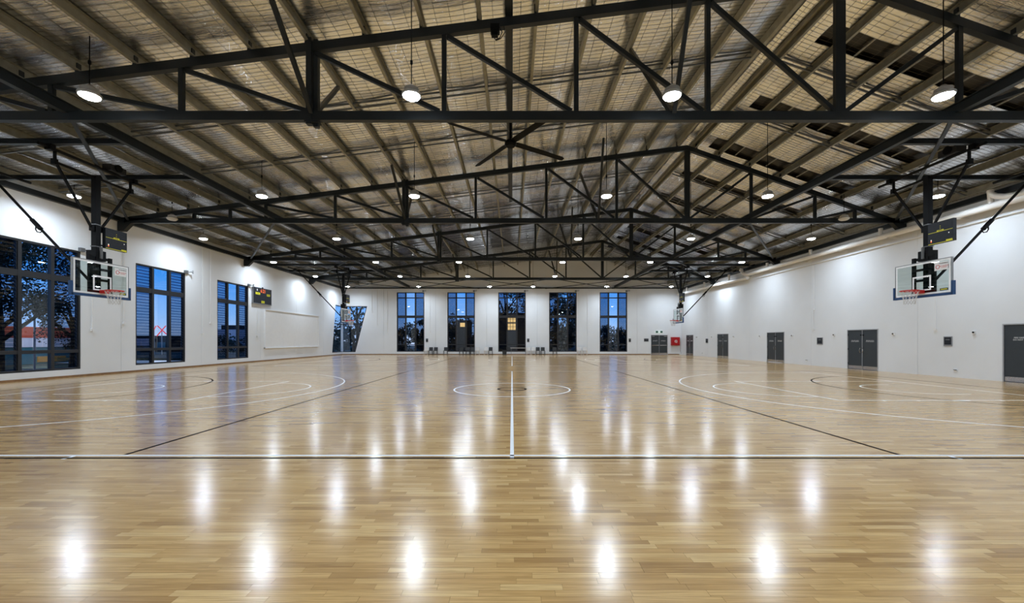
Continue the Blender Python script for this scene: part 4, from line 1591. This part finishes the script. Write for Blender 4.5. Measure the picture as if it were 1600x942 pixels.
tree('spreading tree outside the nearest left window', -30.0, 24.4, -1.2, 10.0, 4.4, 'leaf', 14000, .46, 6, .19)
tree('dark tree beside the nearest left window', -33.5, 32.0, -1.2, 6.0, 2.3, 'leaf', 4000, .3, 6, .17)
tree('low dark shrub outside the third left window', -50, 77, -1.2, 3.0, 4.5, 'leaf', 1400, .0)
BUSH = ['corner window', 'wall right of the corner window', 'leftmost far window', 'left edge of the second far window', 'second far window', 'wall left of the middle window', 'middle far window',
        'wall right of the middle window', 'fourth far window', 'wall right of the fourth window', 'rightmost far window', 'wall left of the exit door']
for i, px in enumerate(range(540, 1010, 42)):
    tree('distant dark bush in the treeline beyond the %s' % BUSH[i], fx_(px, 96) + rnd.uniform(-1, 1), 96 + rnd.uniform(-3, 3), -.6, rnd.uniform(3.6, 5.2), 3.0, 'leaf', 420, .0, 3, 1.2)

bl = thing('far_building', 'dark building with a warmly lit window seen through the middle window', 'building', (0, 57, -.6))
MB().box(-4.5, 5.2, 57, 59.5, -.6, 5.0).build('wall', M['brickdark'], bl)
MB().box(-4.8, 5.5, 56.7, 59.8, 5.0, 5.25).build('roof', M['brickdark'], bl)
for zz in (2.95, 4.0):
    wd = MB().box(-.62, .52, 56.93, 57.0, zz, zz + .85).build('window', M['warm'], bl)
    b = MB()
    for k in range(4):
        xx = -.62 + 1.14 * k / 3
        b.box(xx - .03, xx + .03, 56.9, 56.93, zz, zz + .85)
    b.box(-.62, .52, 56.9, 56.93, zz + .4, zz + .45)
    b.build('glazing_bar', M['frame'], wd)
sl = thing('far_lit_room', 'small warm lit pavilion beside the tree in the second far window', 'building', (fx_(723, 58), 58, -.6))
xx = fx_(723, 58)
MB().box(xx - .9, xx + 1.0, 58, 61, -.6, 4.3).build('wall', M['brickdark'], sl)
MB().box(xx - .35, xx + .3, 57.95, 58.0, 3.4, 3.95).build('window', M['warm'], sl)

sh = thing('corner_shop', 'low shop with orange roof seen through the nearest left window', 'building', (-55, 49, -1.2))
MB().box(-66, -55, 38, 62, -1.2, 1.6).build('wall', M['teal'], sh)
MB().prism([(37, 1.75), (63, 1.75), (60, 3.1), (40, 3.1)], 'x', -64, -56).build('roof', M['roofred'], sh)
pn = MB()
for k in range(52):
    y = 37.5 + k * .5
    pn.box(-55.0, -54.85 + .06 * (k % 2), y, y + .5, .75, 1.8)
tag(pn.build('corrugated_parapet', M['shopwhite'], sh), kind='stuff')
MB().box(-54.95, -54.8, 48.5, 51.5, -1.0, -.35).build('sign_board', plain('ochre_sign', (.42, .2, .03), .6), sh)
tw = thing('pale_building', 'low dark blue building seen through the second left window', 'building', (-60, 78, -1.2))
MB().box(-80, -63.5, 78, 92, -1.2, 2.4).build('wall', M['brickdark'], tw)
b = MB()
for k in range(6):
    b.box(-79 + k * 2.6, -77.5 + k * 2.6, 77.95, 78, -.2, 1.2)
b.build('window_band', M['teal'], tw)
fl_ = thing('added_shop_light', 'added lamp on a pole to brighten the orange roofed shop outside', 'lamp', (-41, 36, -1.2))  # invented lamp and pole, put in only to brighten the shop
MB().tube([(-41, 36, -1.2), (-41, 36, 5.2)], .07, 8).build('pole', M['grey'], fl_, smooth='auto')
MB().box(-41.25, -40.9, 35.8, 36.3, 5.1, 5.35).build('head', M['grey'], fl_)
sd = bpy.data.lights.new('added_shop_beam', 'SPOT')
sd.energy = 9000
sd.spot_size = R(75)
sd.spot_blend = .5
sd.color = (1, .93, .85)
so = bpy.data.objects.new('added_shop_beam', sd)
COL.objects.link(so)
so.parent = fl_
so.location = (-.35, .2, 6.35)
so.rotation_euler = (Vector((-55, 50, 1.5)) - Vector((-41.35, 36.2, 5.15))).to_track_quat('-Z', 'Y').to_euler()
# red rooftop lettering
sgn = thing('rooftop_sign', 'red neon letters above the roofs in the second left window', 'sign', (-50, 60, 2.0))
def stroke(p, q):
    MB().tube([p, q], .07, 6).build('neon_tube', M['neon'], sgn)
sx0 = -52.3
D_ = 62.0
def sp(px, py):
    return ((px - 800) * D_ / CS, D_, 1.5 + (532 - py) * D_ / CS)
stroke(sp(246, 509), sp(260, 522)); stroke(sp(259, 509), sp(245, 525)); stroke(sp(236, 509), sp(240, 516)); stroke(sp(244, 509), sp(240, 516))
b = MB().tube([(sp(240, 516)[0], D_ + .1, -1.2), (sp(240, 516)[0], D_ + .1, 3.2)], .05, 6).tube([(sp(252, 516)[0], D_ + .1, -1.2), (sp(252, 516)[0], D_ + .1, 3.2)], .05, 6)
b.build('post', M['pale'], sgn)
tw = thing('grey_building', 'pale low building with a dark roof block seen through the third left window', 'building', (-52, 84, -1.2))
MB().box(-63, -51, 84, 95, -1.2, 3.7).build('wall', M['shopwhite'], tw)
MB().box(-58.6, -55.2, 84.5, 92, 3.7, 4.6).build('roof', M['brickdark'], tw)
